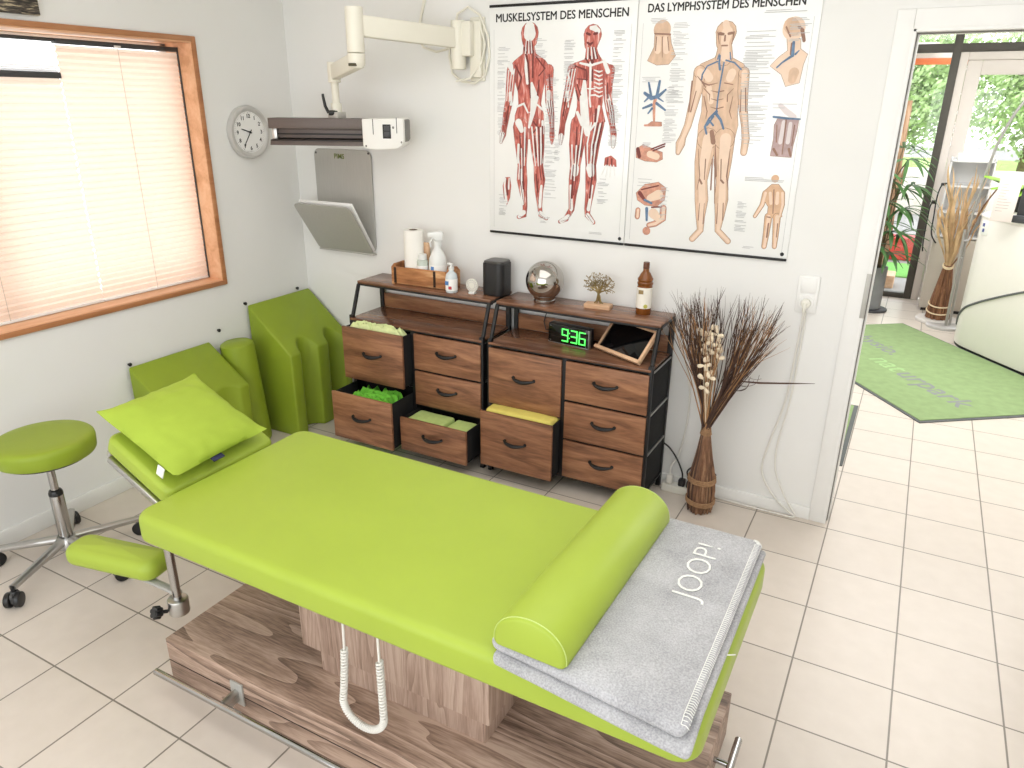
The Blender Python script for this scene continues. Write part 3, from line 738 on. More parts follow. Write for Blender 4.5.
MB().box(1.12, 1.14, -.2168, -.2145, TZ+.04, TZ+.06, .0006).build('label_print', BLUE, sn)
MB().box(1.138, 1.156, -.2155, -.2125, TZ+.02, TZ+.035, .0006).build('label_print', REDP, sn)
MB().lathe([(0, .112), (.014, .112), (.014, .125), (.006, .127), (.006, .138), (0, .138)], (1.138, -.185, TZ), 20).box(1.116, 1.148, -.192, -.178, TZ+.136, TZ+.146, .003).build('pump_head', WTR, sn)
pl = thing('round_plaque', 'small round white plaque on a clear foot beside the sanitizer bottle', 'plaque', (1.246, -.165, TZ))
MB().cyl((1.246, -.161, TZ+.043), (1.246, -.170, TZ+.043), .034, seg=36, b=.002).build('disc', WPLASTIC, pl)
mb = MB()
for k in range(18):
    a = 2*PI*k/18; mb.cyl((1.246+.027*math.cos(a), -.1698, TZ+.043+.027*math.sin(a)), (1.246+.027*math.cos(a), -.1712, TZ+.043+.027*math.sin(a)), .0035, seg=8)
mb.tube([(1.246+.018*math.cos(2*PI*k/24), -.1702, TZ+.043+.018*math.sin(2*PI*k/24)) for k in range(24)], .0015, 5, closed=True)
mb.build('ornament', pm('grey_print', (186, 184, 180), .6), pl)
MB().box(1.230, 1.262, -.178, -.152, TZ, TZ+.012, .003).build('foot', WTR, pl)
spk = thing('loudspeaker', 'black loudspeaker with rounded corners on the left dresser', 'speaker', (1.352, -.105, TZ))
MB().slab(1.294, 1.410, -.163, -.045, TZ+.004, TZ+.160, .03, .006, 0, rb=.004).build('body', pm('dark_speaker_cloth', (27, 27, 29), .4, var=.15, scale=300, bump=.3, bscale=900), spk)
MB().slab(1.298, 1.406, -.159, -.049, TZ+.159, TZ+.170, .028, .006, 0, rb=.002).build('top_cap', pm('speaker_cap', (64, 62, 60), .35), spk)
MB().slab(1.301, 1.403, -.156, -.052, TZ, TZ+.005, .028, .002, 0, rb=.001).build('base', BPLASTIC, spk)
mbq = thing('mirror_globe', 'mirrored glass globe lamp on the right dresser', 'lamp', (1.622, -.123, TZ))
MB().lathe([(.05, .018)]+[((.091)*math.sin(PI*k/40), .104-.091*math.cos(PI*k/40)) for k in range(8, 41)], (1.622, -.123, TZ), 56).build('globe', pm('mirror_glass', (180, 176, 171), .04, 1, var=.02, scale=4, bump=.02, bscale=9), mbq)
MB().lathe([(0, 0), (.05, 0), (.052, .003), (.052, .014), (.046, .02), (0, .02)], (1.622, -.123, TZ), 40).build('base_ring', CHROME, mbq)
tr = thing('tree_sculpture', 'small golden metal tree of life sculpture on a wooden block', 'sculpture', (1.888, -.10, TZ))
MB().box(1.826, 1.950, -.128, -.072, TZ, TZ+.022, .003, M=Matrix.Translation((1.888, -.1, 0)) @ Matrix.Rotation(.08, 4, 'Z') @ Matrix.Translation((-1.888, .1, 0))).build('wooden_block', LWOOD, tr)
GOLD = pm('antique_gold', (150, 132, 90), .4, .8, var=.15)
mb = MB(); rr = random.Random(3)
leaf = MB()
def branch(p, a, l, r, n):
    q = p+V3((math.cos(a)*l, rr.uniform(-.004, .004), math.sin(a)*l))
    mid = p.lerp(q, .5)+V3((-math.sin(a), 0, math.cos(a)))*rr.uniform(-.1, .1)*l
    mb.tube([p, mid, q], [r, r*.85, r*.7], 6)
    if n == 0 or (q-V3((1.888, -.1, TZ+.125))).length > .060:
        for k in range(2):
            b = a+rr.uniform(-1.4, 1.4); e = q+V3((math.cos(b)*.008, rr.uniform(-.006, .006), math.sin(b)*.008))
            mb.tube([q, e], .0011, 5); leaf.lathe([(0, -.0038), (.0022, 0), (0, .0038)], e, 6)
        return
    for k in range(3 if n > 2 else 2):
        branch(q, a+(-.62+1.24*k/(2 if n > 2 else 1))+rr.uniform(-.18, .18), l*.80, r*.66, n-1)
for dx in (-.02, -.008, .01, .022): mb.tube([(1.888+dx, -.1, TZ+.0215), (1.888+dx*.45, -.1, TZ+.034), (1.888+dx*.2, -.1, TZ+.06)], [.003, .004, .004], 6)
branch(V3((1.888, -.1, TZ+.055)), PI/2+.08, .022, .0075, 4)
branch(V3((1.888, -.1, TZ+.070)), PI*.86, .03, .0045, 3); branch(V3((1.888, -.1, TZ+.070)), PI*.16, .03, .0045, 3)
branch(V3((1.888, -.1, TZ+.075)), PI*.70, .03, .0045, 3); branch(V3((1.888, -.1, TZ+.075)), PI*.32, .03, .0045, 3)
mb.build('trunk', GOLD, tr)
o = leaf.build('leaves', GOLD, tr); o['kind'] = 'stuff'
bo = thing('brown_bottle', 'brown bottle with a white label at the right end of the right dresser', 'bottle', (2.100, -.085, TZ))
AMB = pm('amber_glass', (120, 68, 24), .12, var=.15, scale=20)
MB().lathe([(0, 0), (.031, 0), (.034, .004), (.034, .125), (.032, .129), (.035, .137), (.0355, .143), (.032, .148), (.035, .156), (.0345, .162), (.030, .168), (.022, .184), (.0135, .194), (.0125, .21), (.0, .21)], (2.100, -.085, TZ), 36).build('glass_body', AMB, bo)
MB().lathe([(0, .2055), (.0135, .2055), (.014, .207), (.014, .232), (.0128, .234), (0, .234)], (2.100, -.085, TZ), 24).build('screw_cap', pm('brown_cap', (92, 50, 26), .35), bo)
MB().lathe([(.0348, .030), (.0348, .124)], (2.100, -.085, TZ), 36).build('label_wrap', pm('ivory_label', (236, 232, 222), .5), bo)
MB().box(2.084, 2.106, -.1212, -.1185, TZ+.096, TZ+.114, .0008).build('label_print', pm('ochre_print', (150, 128, 84), .5), bo)
MB().cyl((2.118, -.1158, TZ+.042), (2.1195, -.118, TZ+.042), .009, seg=14).build('label_print', pm('olive_print', (190, 186, 90), .5), bo)

# digital clock on the lower shelf
BZ = .686
ck = thing('digital_clock', 'black digital clock with glowing green digits on the lower shelf of the right dresser', 'clock', (1.745, -.10, BZ))
Mk = Matrix.Translation((1.660, -.150, BZ)) @ Matrix.Rotation(math.radians(-8), 4, 'Z')
MB().box(0, .226, 0, .045, 0, .094, .004, M=Mk).build('case', pm('clock_case', (30, 30, 32), .3), ck)
MB().box(.004, .222, -.0015, .001, .004, .090, .0006, M=Mk).build('screen', pm('clock_screen', (10, 12, 11), .08), ck)
ALM = pm('clock_trim', (150, 150, 150), .35, .8)
MB().box(.221, .227, -.002, .02, .002, .092, .001, M=Mk).box(.002, .224, -.0022, .004, .0005, .004, .0006, M=Mk).build('edge_trim', ALM, ck)
SEG = {'9': 'abcdfg', '3': 'abcdg', '6': 'acdefg'}
dg = MB()
def digit(ch, x, z, w, h):
    t = .0054; sk = .0
    P = {'a': (x, x+w, z+h-t, z+h), 'g': (x, x+w, z+h/2-t/2, z+h/2+t/2), 'd': (x, x+w, z, z+t), 'f': (x, x+t, z+h/2+.001, z+h), 'b': (x+w-t, x+w, z+h/2+.001, z+h), 'e': (x, x+t, z, z+h/2-.001), 'c': (x+w-t, x+w, z, z+h/2-.001)}
    for s_ in SEG[ch]:
        x0, x1, z0, z1 = P[s_]; dg.box(x0, x1, -.0026, -.0012, z0, z1, .0012, 2, M=Mk)
digit('9', .078, .016, .036, .062); digit('3', .128, .016, .036, .062); digit('6', .172, .016, .036, .062)
for z in (.034, .058): dg.box(.118, .1225, -.0026, -.0012, z, z+.005, .0006, M=Mk)
dg.build('digits', pm('green_led', (96, 255, 110), .5, emit=1.15, var=.02), ck)
for x, z in ((.014, .012), (.014, .082), (.206, .078), (.21, .012)):
    MB().box(x-.004, x+.004, -.0022, -.0012, z-.0015, z+.0015, .0003, M=Mk).build('button_mark', ALM, ck)
MB().tube([(1.635, -.06, BZ+.03), (1.60, -.05, BZ+.02), (1.585, -.045, BZ+.06), (1.60, -.04, BZ+.12), (1.61, -.02, BZ+.16)], .0028, 8).build('power_cable', BPLASTIC, ck)
# tablet on a wooden easel
tb = thing('tablet', 'black tablet in a light wooden frame leaning on the right dresser shelf', 'tablet', (2.06, -.15, BZ))
p0, p1, p2 = V3((1.912, -.155, .690)), V3((2.168, -.282, .690)), V3((2.005, -.10, .832))
xd = (p1-p0).normalized(); ud = V3((-xd.y, xd.x, 0))*math.sin(math.radians(40))+V3((0, 0, 1))*math.cos(math.radians(40)); nd = xd.cross(ud)
W_ = (p1-p0).length; H_ = .168
Mt = Matrix(((xd.x, ud.x, nd.x, p0.x), (xd.y, ud.y, nd.y, p0.y), (xd.z, ud.z, nd.z, p0.z), (0, 0, 0, 1)))
MB().box(0, W_, 0, .016, .0, .026, .002, M=Mt).box(0, W_, H_-.010, H_, 0, .012, .002, M=Mt).box(0, .012, .004, H_, 0, .012, .002, M=Mt).box(W_-.014, W_, .004, H_, 0, .018, .002, M=Mt).build('wooden_frame', LWOOD, tb)
MB().box(.012, W_-.012, .01, H_-.006, -.004, .006, .002, M=Mt).build('tablet_body', BPLASTIC, tb)
MB().box(.013, W_-.015, .016, H_-.011, .0055, .0075, .0006, M=Mt).build('screen', pm('black_glass', (8, 9, 11), .05, var=.1), tb)
MB().prism([(0, 0), (.10, 0), (.10, .10), (.088, .10)], -.006, .006, 'y', .002, M=Matrix.Translation((2.075, -.205, .6865)) @ Matrix.Rotation(math.radians(63), 4, 'Z')).build('back_support', LWOOD, tb)

# ------------------------------------------------------------------ twig bundle
tw = thing('twig_bundle', 'tall bound bundle of dried brown twigs with cream seed pods standing by the door casing', 'dried twigs', (2.465, -.165, 0))
TWG = wood('twig_bark', (84, 58, 43), (130, 94, 70), (168, 132, 102), 'z', .8, 2)
TWD = pm('dark_twig', (80, 58, 48), .85, var=.25, scale=15)
TWL = pm('straw_twig', (170, 128, 88), .85, var=.2, scale=15)
bc = V3((2.465, -.165, 0)); nk = V3((2.452, -.15, .41))
rr = random.Random(11)
def body_r(z): # radius of the bound lower part
    u = z/.41
    return .053+.009*math.sin(PI*min(1, u*1.5))-.041*max(0, (u-.18)/.82)**1.4
stems, stemd = MB(), MB()
for k in range(46):
    a = 2*PI*k/46+rr.uniform(-.05, .05); q = rr.uniform(.74, 1.0); pts = []
    for i in range(9):
        z = .41*i/8+ (rr.uniform(0, .006) if i == 0 else 0); c = bc.lerp(nk, i/8); R = body_r(z)*q
        pts.append((c.x+R*math.cos(a), c.y+R*math.sin(a), max(z, .001)))
    (stemd if rr.random() < .42 else stems).tube(pts, [.0056*rr.uniform(.7, 1.1)]*9, 6)
for k in range(16):
    a = 2*PI*k/16; pts = []
    for i in range(6):
        z = .02+.38*i/5; c = bc.lerp(nk, z/.41); R = body_r(z)*.6
        pts.append((c.x+R*math.cos(a), c.y+R*math.sin(a), z))
    stemd.tube(pts, .009, 6)
o = stems.build('bound_stems', TWG, tw); o['kind'] = 'stuff'
o = stemd.build('dark_bound_stems', TWD, tw); o['kind'] = 'stuff'
ROPE = pm('sisal_rope', (156, 122, 90), .95, var=.2, scale=90, bump=.6, bscale=300)
for z0, n_ in ((.058, 3), (.165, 3), (.40, 5)):
    ro = MB()
    for j in range(n_):
        z = z0+.0085*(j-n_/2); c = bc.lerp(nk, z/.41); R = body_r(min(z, .41))*1.0+.005
        ro.tube([(c.x+R*math.cos(2*PI*i/32), c.y+R*math.sin(2*PI*i/32), z+.002*math.sin(4*PI*i/32)) for i in range(32)], .0042, 6, closed=True)
    ro.build('rope_binding', ROPE, tw)
twA, twB = MB(), MB()
def twig(mb, p, d, l, r, depth):
    pts = [p]; q = p.copy(); dd = d.copy(); n_ = 6
    for i in range(n_):
        dd = (dd+V3((rr.uniform(-1, 1), rr.uniform(-1, 1)*.6, rr.uniform(-.6, 1)))*.07).normalized()
        q = q+dd*l/n_
        if q.y > -.008: q.y = -.008
        pts.append(q.copy())
        if depth > 0 and i >= 2 and rr.random() < .5:
            sd = (dd+V3((rr.uniform(-1, 1), rr.uniform(-1, 1), rr.uniform(-.2, .8)))*.24).normalized()
            twig(mb, q.copy(), sd, l*(1-i/n_)*rr.uniform(.6, .9)+.05, r*.55, depth-1)
    mb.tube(pts, [r*(1-.75*i/n_) for i in range(n_+1)], 5)
for k in range(112):
    if k < 64: ax, l = max(-.25, rr.gauss(-.13, .055)), rr.uniform(.38, .50)
    else: ax, l = rr.gauss(.345, .05), rr.uniform(.40, .51)
    d = V3((math.sin(ax), rr.uniform(-.28, .06), math.cos(ax)))
    p = nk+V3((rr.uniform(-.014, .014), rr.uniform(-.014, .014), -.01))
    twig(twA if k % 4 else twB, p, d.normalized(), l, rr.uniform(.003, .0048), 2 if k % 3 else 1)
for k in range(9):
    ax = rr.gauss(-.02, .10); d = V3((math.sin(ax), rr.uniform(-.3, -.05), math.cos(ax)))
    twig(twB, nk+V3((0, -.01, -.01)), d.normalized(), rr.uniform(.34, .44), .004, 1)
o = twA.build('dark_twigs', TWD, tw); o['kind'] = 'stuff'
o = twB.build('straw_twigs', TWL, tw); o['kind'] = 'stuff'
MB().tube([(2.50, -.175, .62), (2.58, -.20, .668), (2.66, -.20, .676), (2.76, -.19, .690), (2.868, -.18, .706)], [.002, .0025, .0045, .0038, .001], 6).build('stray_twig', TWD, tw)
cu = MB()
for k in range(7):
    a = rr.uniform(0, 6); p = V3((2.53+.05*rr.random(), -.17, .60+.05*rr.random())); pts = []
    for i in range(16): pts.append(p+V3((.006*i*(.5+.1*k)+.012*math.sin(i*.5+a), .008*math.sin(i*.4), .004*i+.02*math.sin(i*.3+a))))
    cu.tube(pts, .0009, 4)
o = cu.build('curled_tendrils', TWD, tw); o['kind'] = 'stuff'
POD = pm('cream_seed_pod', (232, 216, 190), .8, var=.06, scale=60)
for px_, pz in ((2.418, .875), (2.447, .882), (2.475, .868), (2.43, .845), (2.46, .835), (2.485, .83), (2.44, .80), (2.446, .775), (2.478, .79), (2.432, .745), (2.437, .728), (2.452, .705), (2.437, .665), (2.462, .68), (2.45, .63), (2.49, .765)):
    m_ = MB()
    for j in range(3):
        a = rr.uniform(0, 6.28); R3 = Matrix.Translation((px_, -.245+rr.uniform(-.01, .015), pz)) @ Matrix.Rotation(a, 4, 'Y') @ Matrix.Rotation(rr.uniform(-.4, .4), 4, 'X')
        m_.lathe([(0, 0), (.005, .005), (.009, .016), (.0075, .026), (0, .031)], seg=9, M=R3 @ Matrix.Scale(.6, 4, (0, 1, 0)))
    m_.tube([(px_, -.24, pz), (px_*.5+2.452*.5, -.21, (pz+.42)/2+.02), (2.452, -.165, .42)], .0014, 5)
    m_.build('seed_pod', POD, tw)
# ------------------------------------------------------------------ wall clock
wc = thing('wall_clock', 'round silver rimmed wall clock with black numerals on the white wall by the corner', 'clock', (0, -.342, 1.60))
Rx = Matrix.Translation((0, -.342, 1.60)) @ Matrix.Rotation(PI/2, 4, 'Y')     # local z -> +x ; local x -> -z ; local y -> y
MB().lathe([(0, .001), (.122, .001), (.128, .006), (.129, .026), (.125, .036), (.118, .038), (.110, .035), (.100, .026), (0, .026)], M=Rx, seg=64).build('rim', pm('silver_rim', (206, 205, 202), .42, .5, var=.03), wc)
MB().lathe([(0, .0268), (.1005, .0268), (.1005, .025), (0, .025)], M=Rx, seg=64).build('dial', pm('dial_white', (236, 236, 234), .5, var=.01), wc)
INK = pm('black_ink', (28, 28, 30), .6)
def cp(a, r): return V3((.0275, -.342+r*math.sin(a), 1.60+r*math.cos(a)))
pts = []
for h in range(1, 13):
    p = cp(h*PI/6, .078); p.z -= .008; pts.append((str(h), p, .026))
text('numerals', '', 0, (0, 0, 0), (0, 1, 0), (0, 0, 1), INK, wc, ext=.0003, bold=.0006, align='CENTER', parts=pts)
mk = MB()
for k in range(60):
    a = k*PI/30; p = cp(a, .097); q = cp(a, .093 if k % 5 else .090); mk.tube([p, q], .0004 if k % 5 else .0007, 4)
mk.build('minute_marks', INK, wc)
def hand(a, l, t, w, x):
    d = V3((0, math.sin(a), math.cos(a))); n_ = V3((0, math.cos(a), -math.sin(a))); c = V3((x, -.342, 1.60))
    P = [c-d*t-n_*w, c-d*t+n_*w, c+d*l+n_*w*.6, c+d*l-n_*w*.6]
    return MB().prism([(p.y, p.z) for p in P], x, x+.0012, 'x')
hand(math.radians(288), .056, .012, .0032, .0295).build('hour_hand', INK, wc)
hand(math.radians(216), .082, .015, .0026, .0315).build('minute_hand', INK, wc)
MB().cyl((.0285, -.342, 1.6), (.034, -.342, 1.6), .0055, seg=16).build('hand_pin', INK, wc)

# picture above the window
def straw():
    m, nt, b, n, l = newmat('straw_print')
    tc = n.new('ShaderNodeTexCoord')
    mp = n.new('ShaderNodeMapping'); mp.inputs['Rotation'].default_value = (.6, 0, 0); mp.inputs['Scale'].default_value = (1, 5, 38); l.new(tc.outputs['Object'], mp.inputs['Vector'])
    a = n.new('ShaderNodeTexNoise'); a.inputs['Scale'].default_value = 3; a.inputs['Detail'].default_value = 4; a.inputs['Distortion'].default_value = 1.2; l.new(mp.outputs[0], a.inputs['Vector'])
    mp2 = n.new('ShaderNodeMapping'); mp2.inputs['Rotation'].default_value = (-.5, 0, 0); mp2.inputs['Scale'].default_value = (1, 6, 40); l.new(tc.outputs['Object'], mp2.inputs['Vector'])
    c = n.new('ShaderNodeTexNoise'); c.inputs['Scale'].default_value = 3; c.inputs['Detail'].default_value = 4; c.inputs['Distortion'].default_value = 1; l.new(mp2.outputs[0], c.inputs['Vector'])
    mx = n.new('ShaderNodeMath'); mx.operation = 'MULTIPLY'; l.new(a.outputs['Fac'], mx.inputs[0]); l.new(c.outputs['Fac'], mx.inputs[1])
    r = ramp(n, [(.2, rgb(46, 42, 40)), (.29, rgb(104, 94, 82)), (.38, rgb(196, 182, 152))]); l.new(mx.outputs[0], r.inputs[0]); l.new(r.outputs[0], b.inputs['Base Color']); b.inputs['Roughness'].default_value = .6
    return m
pc = thing('wall_picture', 'dark canvas print of straw above the wooden window, only its corner in view', 'picture', (0, -1.6, 2.25))
MB().box(.001, .022, -1.90, -1.305, 2.049, 2.45, .002).build('canvas', straw(), pc)

# ------------------------------------------------------------------ swivel arm with therapy lamp
CREAM = pm('cream_lacquer', (226, 223, 210), .4, var=.01)
ar = thing('swivel_arm', 'cream jointed wall arm carrying the therapy lamp, left of the muscle chart', 'wall arm', (1.16, 0, 1.99))
MB().box(1.155, 1.232, -.012, 0, 1.845, 2.115, .004).box(1.165, 1.224, -.034, -.01, 1.86, 2.10, .006).build('wall_plate', CREAM, ar)
MB().cyl((1.115, -.05, 1.895), (1.115, -.05, 2.10), .034, seg=32, b=.003).box(1.115, 1.19, -.068, -.02, 1.95, 2.095, .006).build('wall_pivot', CREAM, ar)
A, B = V3((1.115, -.05, 2.025)), V3((.885, -.50, 2.052))
d = (B-A); hd_ = V3((d.x, d.y, 0)).length
Ma = Matrix.Translation(A) @ Matrix.Rotation(math.atan2(d.y, d.x), 4, 'Z') @ Matrix.Rotation(-math.atan2(d.z, hd_), 4, 'Y')
MB().box(.0, d.length, -.021, .021, -.042, .042, .007, 3, M=Ma).build('main_arm', CREAM, ar)
MB().cyl((.885, -.50, 1.945), (.885, -.50, 2.122), .0375, seg=36, b=.003).build('upper_joint', CREAM, ar)
lj = MB().lathe([(0, 1.885), (.026, 1.885), (.036, 1.90), (.0375, 1.92), (.0375, 1.942), (0, 1.942)], (.885, -.50, 0), 36).build('lower_joint', CREAM, ar)
MB().box(.872, .906, -.541, -.525, 1.892, 1.904, .002).build('level_window', pm('dark_olive', (66, 64, 44), .4), lj)
A2, B2 = V3((.885, -.50, 1.915)), V3((.56, -.278, 1.880))
d = B2-A2; hd_ = V3((d.x, d.y, 0)).length
Ma = Matrix.Translation(A2) @ Matrix.Rotation(math.atan2(d.y, d.x), 4, 'Z') @ Matrix.Rotation(-math.atan2(d.z, hd_), 4, 'Y')
MB().box(0, d.length, -.02, .02, -.034, .034, .006, 3, M=Ma).build('fore_arm', CREAM, ar)
MB().cyl((.56, -.278, 1.835), (.56, -.278, 1.925), .03, seg=28, b=.003).cyl((.56, -.278, 1.72), (.56, -.278, 1.84), .018, seg=24).cyl((.56, -.278, 1.70), (.56, -.278, 1.745), .026, seg=24, b=.002).build('drop_post', CREAM, ar)
MB().tube([(.905, -.004, 2.30), (.900, -.005, 2.20), (.872, -.006, 2.10), (.875, -.02, 2.035), (.905, -.03, 1.995), (.97, -.02, 1.975), (1.03, -.014, 1.985), (1.07, -.02, 2.03), (1.10, -.03, 2.13), (1.16, -.035, 2.155), (1.215, -.02, 2.12), (1.252, -.012, 2.03), (1.258, -.01, 1.95), (1.235, -.012, 1.87), (1.18, -.02, 1.835), (1.11, -.02, 1.845), (1.06, -.02, 1.88), (1.045, -.02, 1.95), (1.05, -.02, 2.0)], .0055, 8).tube([(.925, -.004, 2.30), (.915, -.005, 2.22), (.882, -.006, 2.13), (.872, -.006, 2.09)], .005, 8).tube([(1.215, -.03, 2.09), (1.238, -.014, 2.0), (1.225, -.03, 1.92), (1.17, -.045, 1.855), (1.10, -.05, 1.845)], .005, 8).build('power_cable', CREAM, ar)
lp = thing('therapy_lamp', 'long therapy lamp with brown channel and white end housing below the cream arm', 'lamp', (.56, -.278, 1.70))
y0, y1 = -.352, -.212
MB.GX = Matrix.Translation((.572, -.278, 0)) @ Matrix.Rotation(math.radians(24), 4, 'Z') @ Matrix.Diagonal((.79, 1, 1, 1)) @ Matrix.Translation((-.5975, .282, 0))
BRN = pm('brown_channel', (98, 88, 84), .45, .25, var=.05, stretch=(1, 30, 30))
MB().box(.180, .77, y0, y1, 1.628, 1.676, .003).box(.218, .77, y0+.028, y1, 1.585, 1.63, .002).prism([(y0-.006, 1.552), (y0+.004, 1.578), (y1, 1.584), (y1, 1.556)], .185, .77, 'x', .002).build('channel', BRN, lp)
MB().box(.195, .225, y0+.012, y1, 1.58, 1.63, .002).build('end_bracket', ALU, lp)
MB().box(.20, .77, y0+.02, y0+.03, 1.60, 1.607, .001).box(.19, .77, y0-.002, y0+.01, 1.573, 1.5775, .001).build('channel_slot', BLACK, lp)
hp = [(.763, 1.676), (1.008, 1.680), (1.016, 1.672), (1.016, 1.585)]+[(1.016-.07*(1-math.cos(PI/2*k/8)), 1.585-.045*math.sin(PI/2*k/8)) for k in range(1, 9)]+[(.84, 1.536), (.773, 1.542), (.763, 1.552)]
MB().prism(hp, y0-.006, y1+.004, 'y', .005, 3).build('end_housing', pm('housing_white', (232, 231, 227), .4, var=.01), lp)
MB().prism([(1.010, 1.676), (1.022, 1.670), (1.022, 1.585), (1.004, 1.56)], y0+.02, y1-.02, 'y', .004, 2).build('end_cap', GREY, lp)
MB().box(.888, .938, y0-.0085, y0-.004, 1.588, 1.652, .002).build('rocker_switch', BPLASTIC, lp)
MB().box(.896, .930, y0-.0105, y0-.008, 1.625, 1.645, .001).box(.896, .930, y0-.0105, y0-.008, 1.597, 1.617, .001).build('switch_key', pm('dark_grey_key', (58, 58, 60), .4), lp)
MB().box(.828, .832, y0-.0075, y0-.004, 1.606, 1.676, .0008).box(0.972, 0.976, y0-.0075, y0-.004, 1.612, 1.682, .0008).build('vent_slot', BPLASTIC, lp)
MB().cyl((.953, y0-.004, 1.638), (.953, y0-.009, 1.638), .006, seg=14).cyl((.782, y0-.004, 1.552), (.782, y0-.008, 1.556), .005, seg=12).cyl((1.0, y0-.004, 1.572), (1.0, y0-.008, 1.572), .005, seg=12).build('screw', GREY, lp)
MB.GX = None
MB().box(.53, .59, -.31, -.246, 1.674, 1.704, .003).build('post_socket', pm('clamp_grey', (196, 194, 188), .4, .3), lp)
lv = MB().cyl((.545, -.32, 1.70), (.575, -.29, 1.70), .012, seg=16, b=.002).tube([(.548, -.322, 1.70), (.540, -.334, 1.73), (.536, -.34, 1.775), (.536, -.34, 1.785)], [.0075, .0075, .0065, .006], 10)
lv.build('clamp_lever', BPLASTIC, lp)

# metal leaflet holder
lh = thing('leaflet_holder', 'brushed metal leaflet holder on the wall below the therapy lamp', 'holder', (.33, 0, 1.25))
def rr2(x0, x1, z0, z1, r, n_=6):
    P = []
    for cx, cz_, a0 in ((x1-r, z1-r, 0), (x0+r, z1-r, 90), (x0+r, z0+r, 180), (x1-r, z0+r, 270)):
        for k in range(n_+1):
            a = math.radians(a0+90*k/n_); P.append((cx+r*math.cos(a), cz_+r*math.sin(a)))
    return P
MB().prism(rr2(.142, .536, .975, 1.512, .035), -.012, -.006, 'y', .0012, 1).build('back_plate', STEEL, lh)
f0 = V3((.215, -.022, .985)); f1x = V3((1, 0, 0)); tilt = math.atan2(.165, .245)
Mf = Matrix.Translation((.140, -.020, .968)) @ Matrix.Rotation(tilt, 4, 'X')
MB().prism([(p[0], p[1]) for p in rr2(0, .392, 0, .328, .03)], -.004, .002, 'y', .0012, 1, M=Mf).build('front_flap', STEEL, lh)
MB().box(.142, .534, -.03, -.006, .963, .972, .001).build('bottom_ledge', STEEL, lh)
Mq = Matrix.Translation((.145, -.012, .974)) @ Matrix.Rotation(tilt*.94, 4, 'X')
for k in range(3):
    tag(MB().box(.012+.004*k, .378+.002*k, .001+.004*k, .004+.004*k, .0, .320+.003*k, .001, M=Mq).build('leaflet', PAPER, origin=(.33, -.02, .98)), 'white leaflet, one of three behind the tilted metal flap', 'leaflet', 'leaflets in the metal holder')
MB().cyl((.158, -.0125, 1.49), (.158, -.0105, 1.49), .006, seg=12).cyl((.52, -.0125, 1.497), (.52, -.0105, 1.497), .006, seg=12).build('screw_hole', BLACK, lh)
text('lettering', 'PIMS', .036, (.285, -.0135, 1.464), (1, 0, 0), (0, 0, 1), pm('olive_green_print', (112, 122, 62), .6), lh, ext=.0002, bold=.0007)

# socket and cables
so = thing('wall_socket', 'white double wall socket and switch plate beside the door casing', 'socket', (2.77, 0, 1.02))
MB().box(2.729, 2.811, -.010, 0, .948, 1.101, .003).build('cover_plate', WHITE, so)
MB().box(2.740, 2.800, -.0145, -.009, 1.032, 1.092, .003).build('switch_rocker', WHITE, so)
Rq = Matrix.Translation((2.770, -.010, .989)) @ Matrix.Rotation(PI/2, 4, 'X')
MB().lathe([(.030, .004), (.0285, .006), (.022, .005), (.021, -.001), (0, -.001)], M=Rq, seg=32).box(2.740, 2.800, -.0125, -.009, .958, 1.020, .002).build('socket_outlet', WHITE, so)
pg = thing('plug_cord', 'white cord plugged into the wall socket and hanging down to the skirting', 'cord', (2.77, -.02, .98))
def smooth(P, n_=6):
    P = [V3(p) for p in P]; out = []
    for i in range(len(P)-1):
        a, b, c, d_ = P[max(i-1, 0)], P[i], P[i+1], P[min(i+2, len(P)-1)]
        for k in range(n_):
            t = k/n_; out.append(.5*((2*b)+(c-a)*t+(2*a-5*b+4*c-d_)*t*t+(3*b-a-3*c+d_)*t*t*t))
    return out+[P[-1]]
MB().cyl((2.770, -.008, .989), (2.770, -.030, .989), .0185, seg=24, b=.003).tube([(2.770, -.028, .989), (2.769, -.036, .975), (2.767, -.03, .955)], [.009, .008, .006], 10).build('plug', WPLASTIC, pg)
ya = -.009
MB().tube(smooth([(2.767, -.03, .96), (2.765, -.014, .90), (2.760, ya, .80), (2.748, ya, .55), (2.708, ya, .34), (2.692, ya, .19), (2.764, -.022, .078), (2.86, -.03, .012)]), .0042, 8).tube(smooth([(2.775, -.03, .955), (2.776, -.014, .90), (2.774, ya, .80), (2.766, ya, .55), (2.742, ya, .34), (2.752, ya, .204), (2.812, -.022, .085), (2.865, -.03, .012), (2.80, -.035, .006), (2.62, -.03, .006), (2.50, -.025, .006), (2.40, -.03, .006)]), .0036, 8).build('cord', WCORD, pg)
ps = thing('power_strip', 'white power strip with black plugs on the floor behind the twig bundle', 'power strip', (2.32, -.05, 0))
MB().box(2.252, 2.44, -.078, -.028, 0, .04, .006).build('strip_body', WPLASTIC, ps)
for x in (2.345, 2.385):
    m_ = MB().box(x-.016, x+.016, -.07, -.036, .040, .075, .006).tube(smooth([(x, -.053, .074), (x-.005, -.05, .11), (x-.04, -.04, .17), (x-.085, -.03, .215), (x-.13, -.025, .235)] if x < 2.36 else [(x, -.053, .074), (x-.02, -.05, .12), (x+.02, -.04, .155), (x+.07, -.03, .15), (x+.11, -.025, .12)]), .0042, 8)
    m_.build('black_plug', BPLASTIC, ps)
MB().box(2.27, 2.30, -.07, -.04, .04, .085, .006).tube(smooth([(2.285, -.055, .085), (2.285, -.045, .13), (2.31, -.025, .19), (2.33, -.012, .36), (2.326, -.01, .51), (2.29, -.01, .66)]), .004, 8).build('white_plug', WCORD, ps)

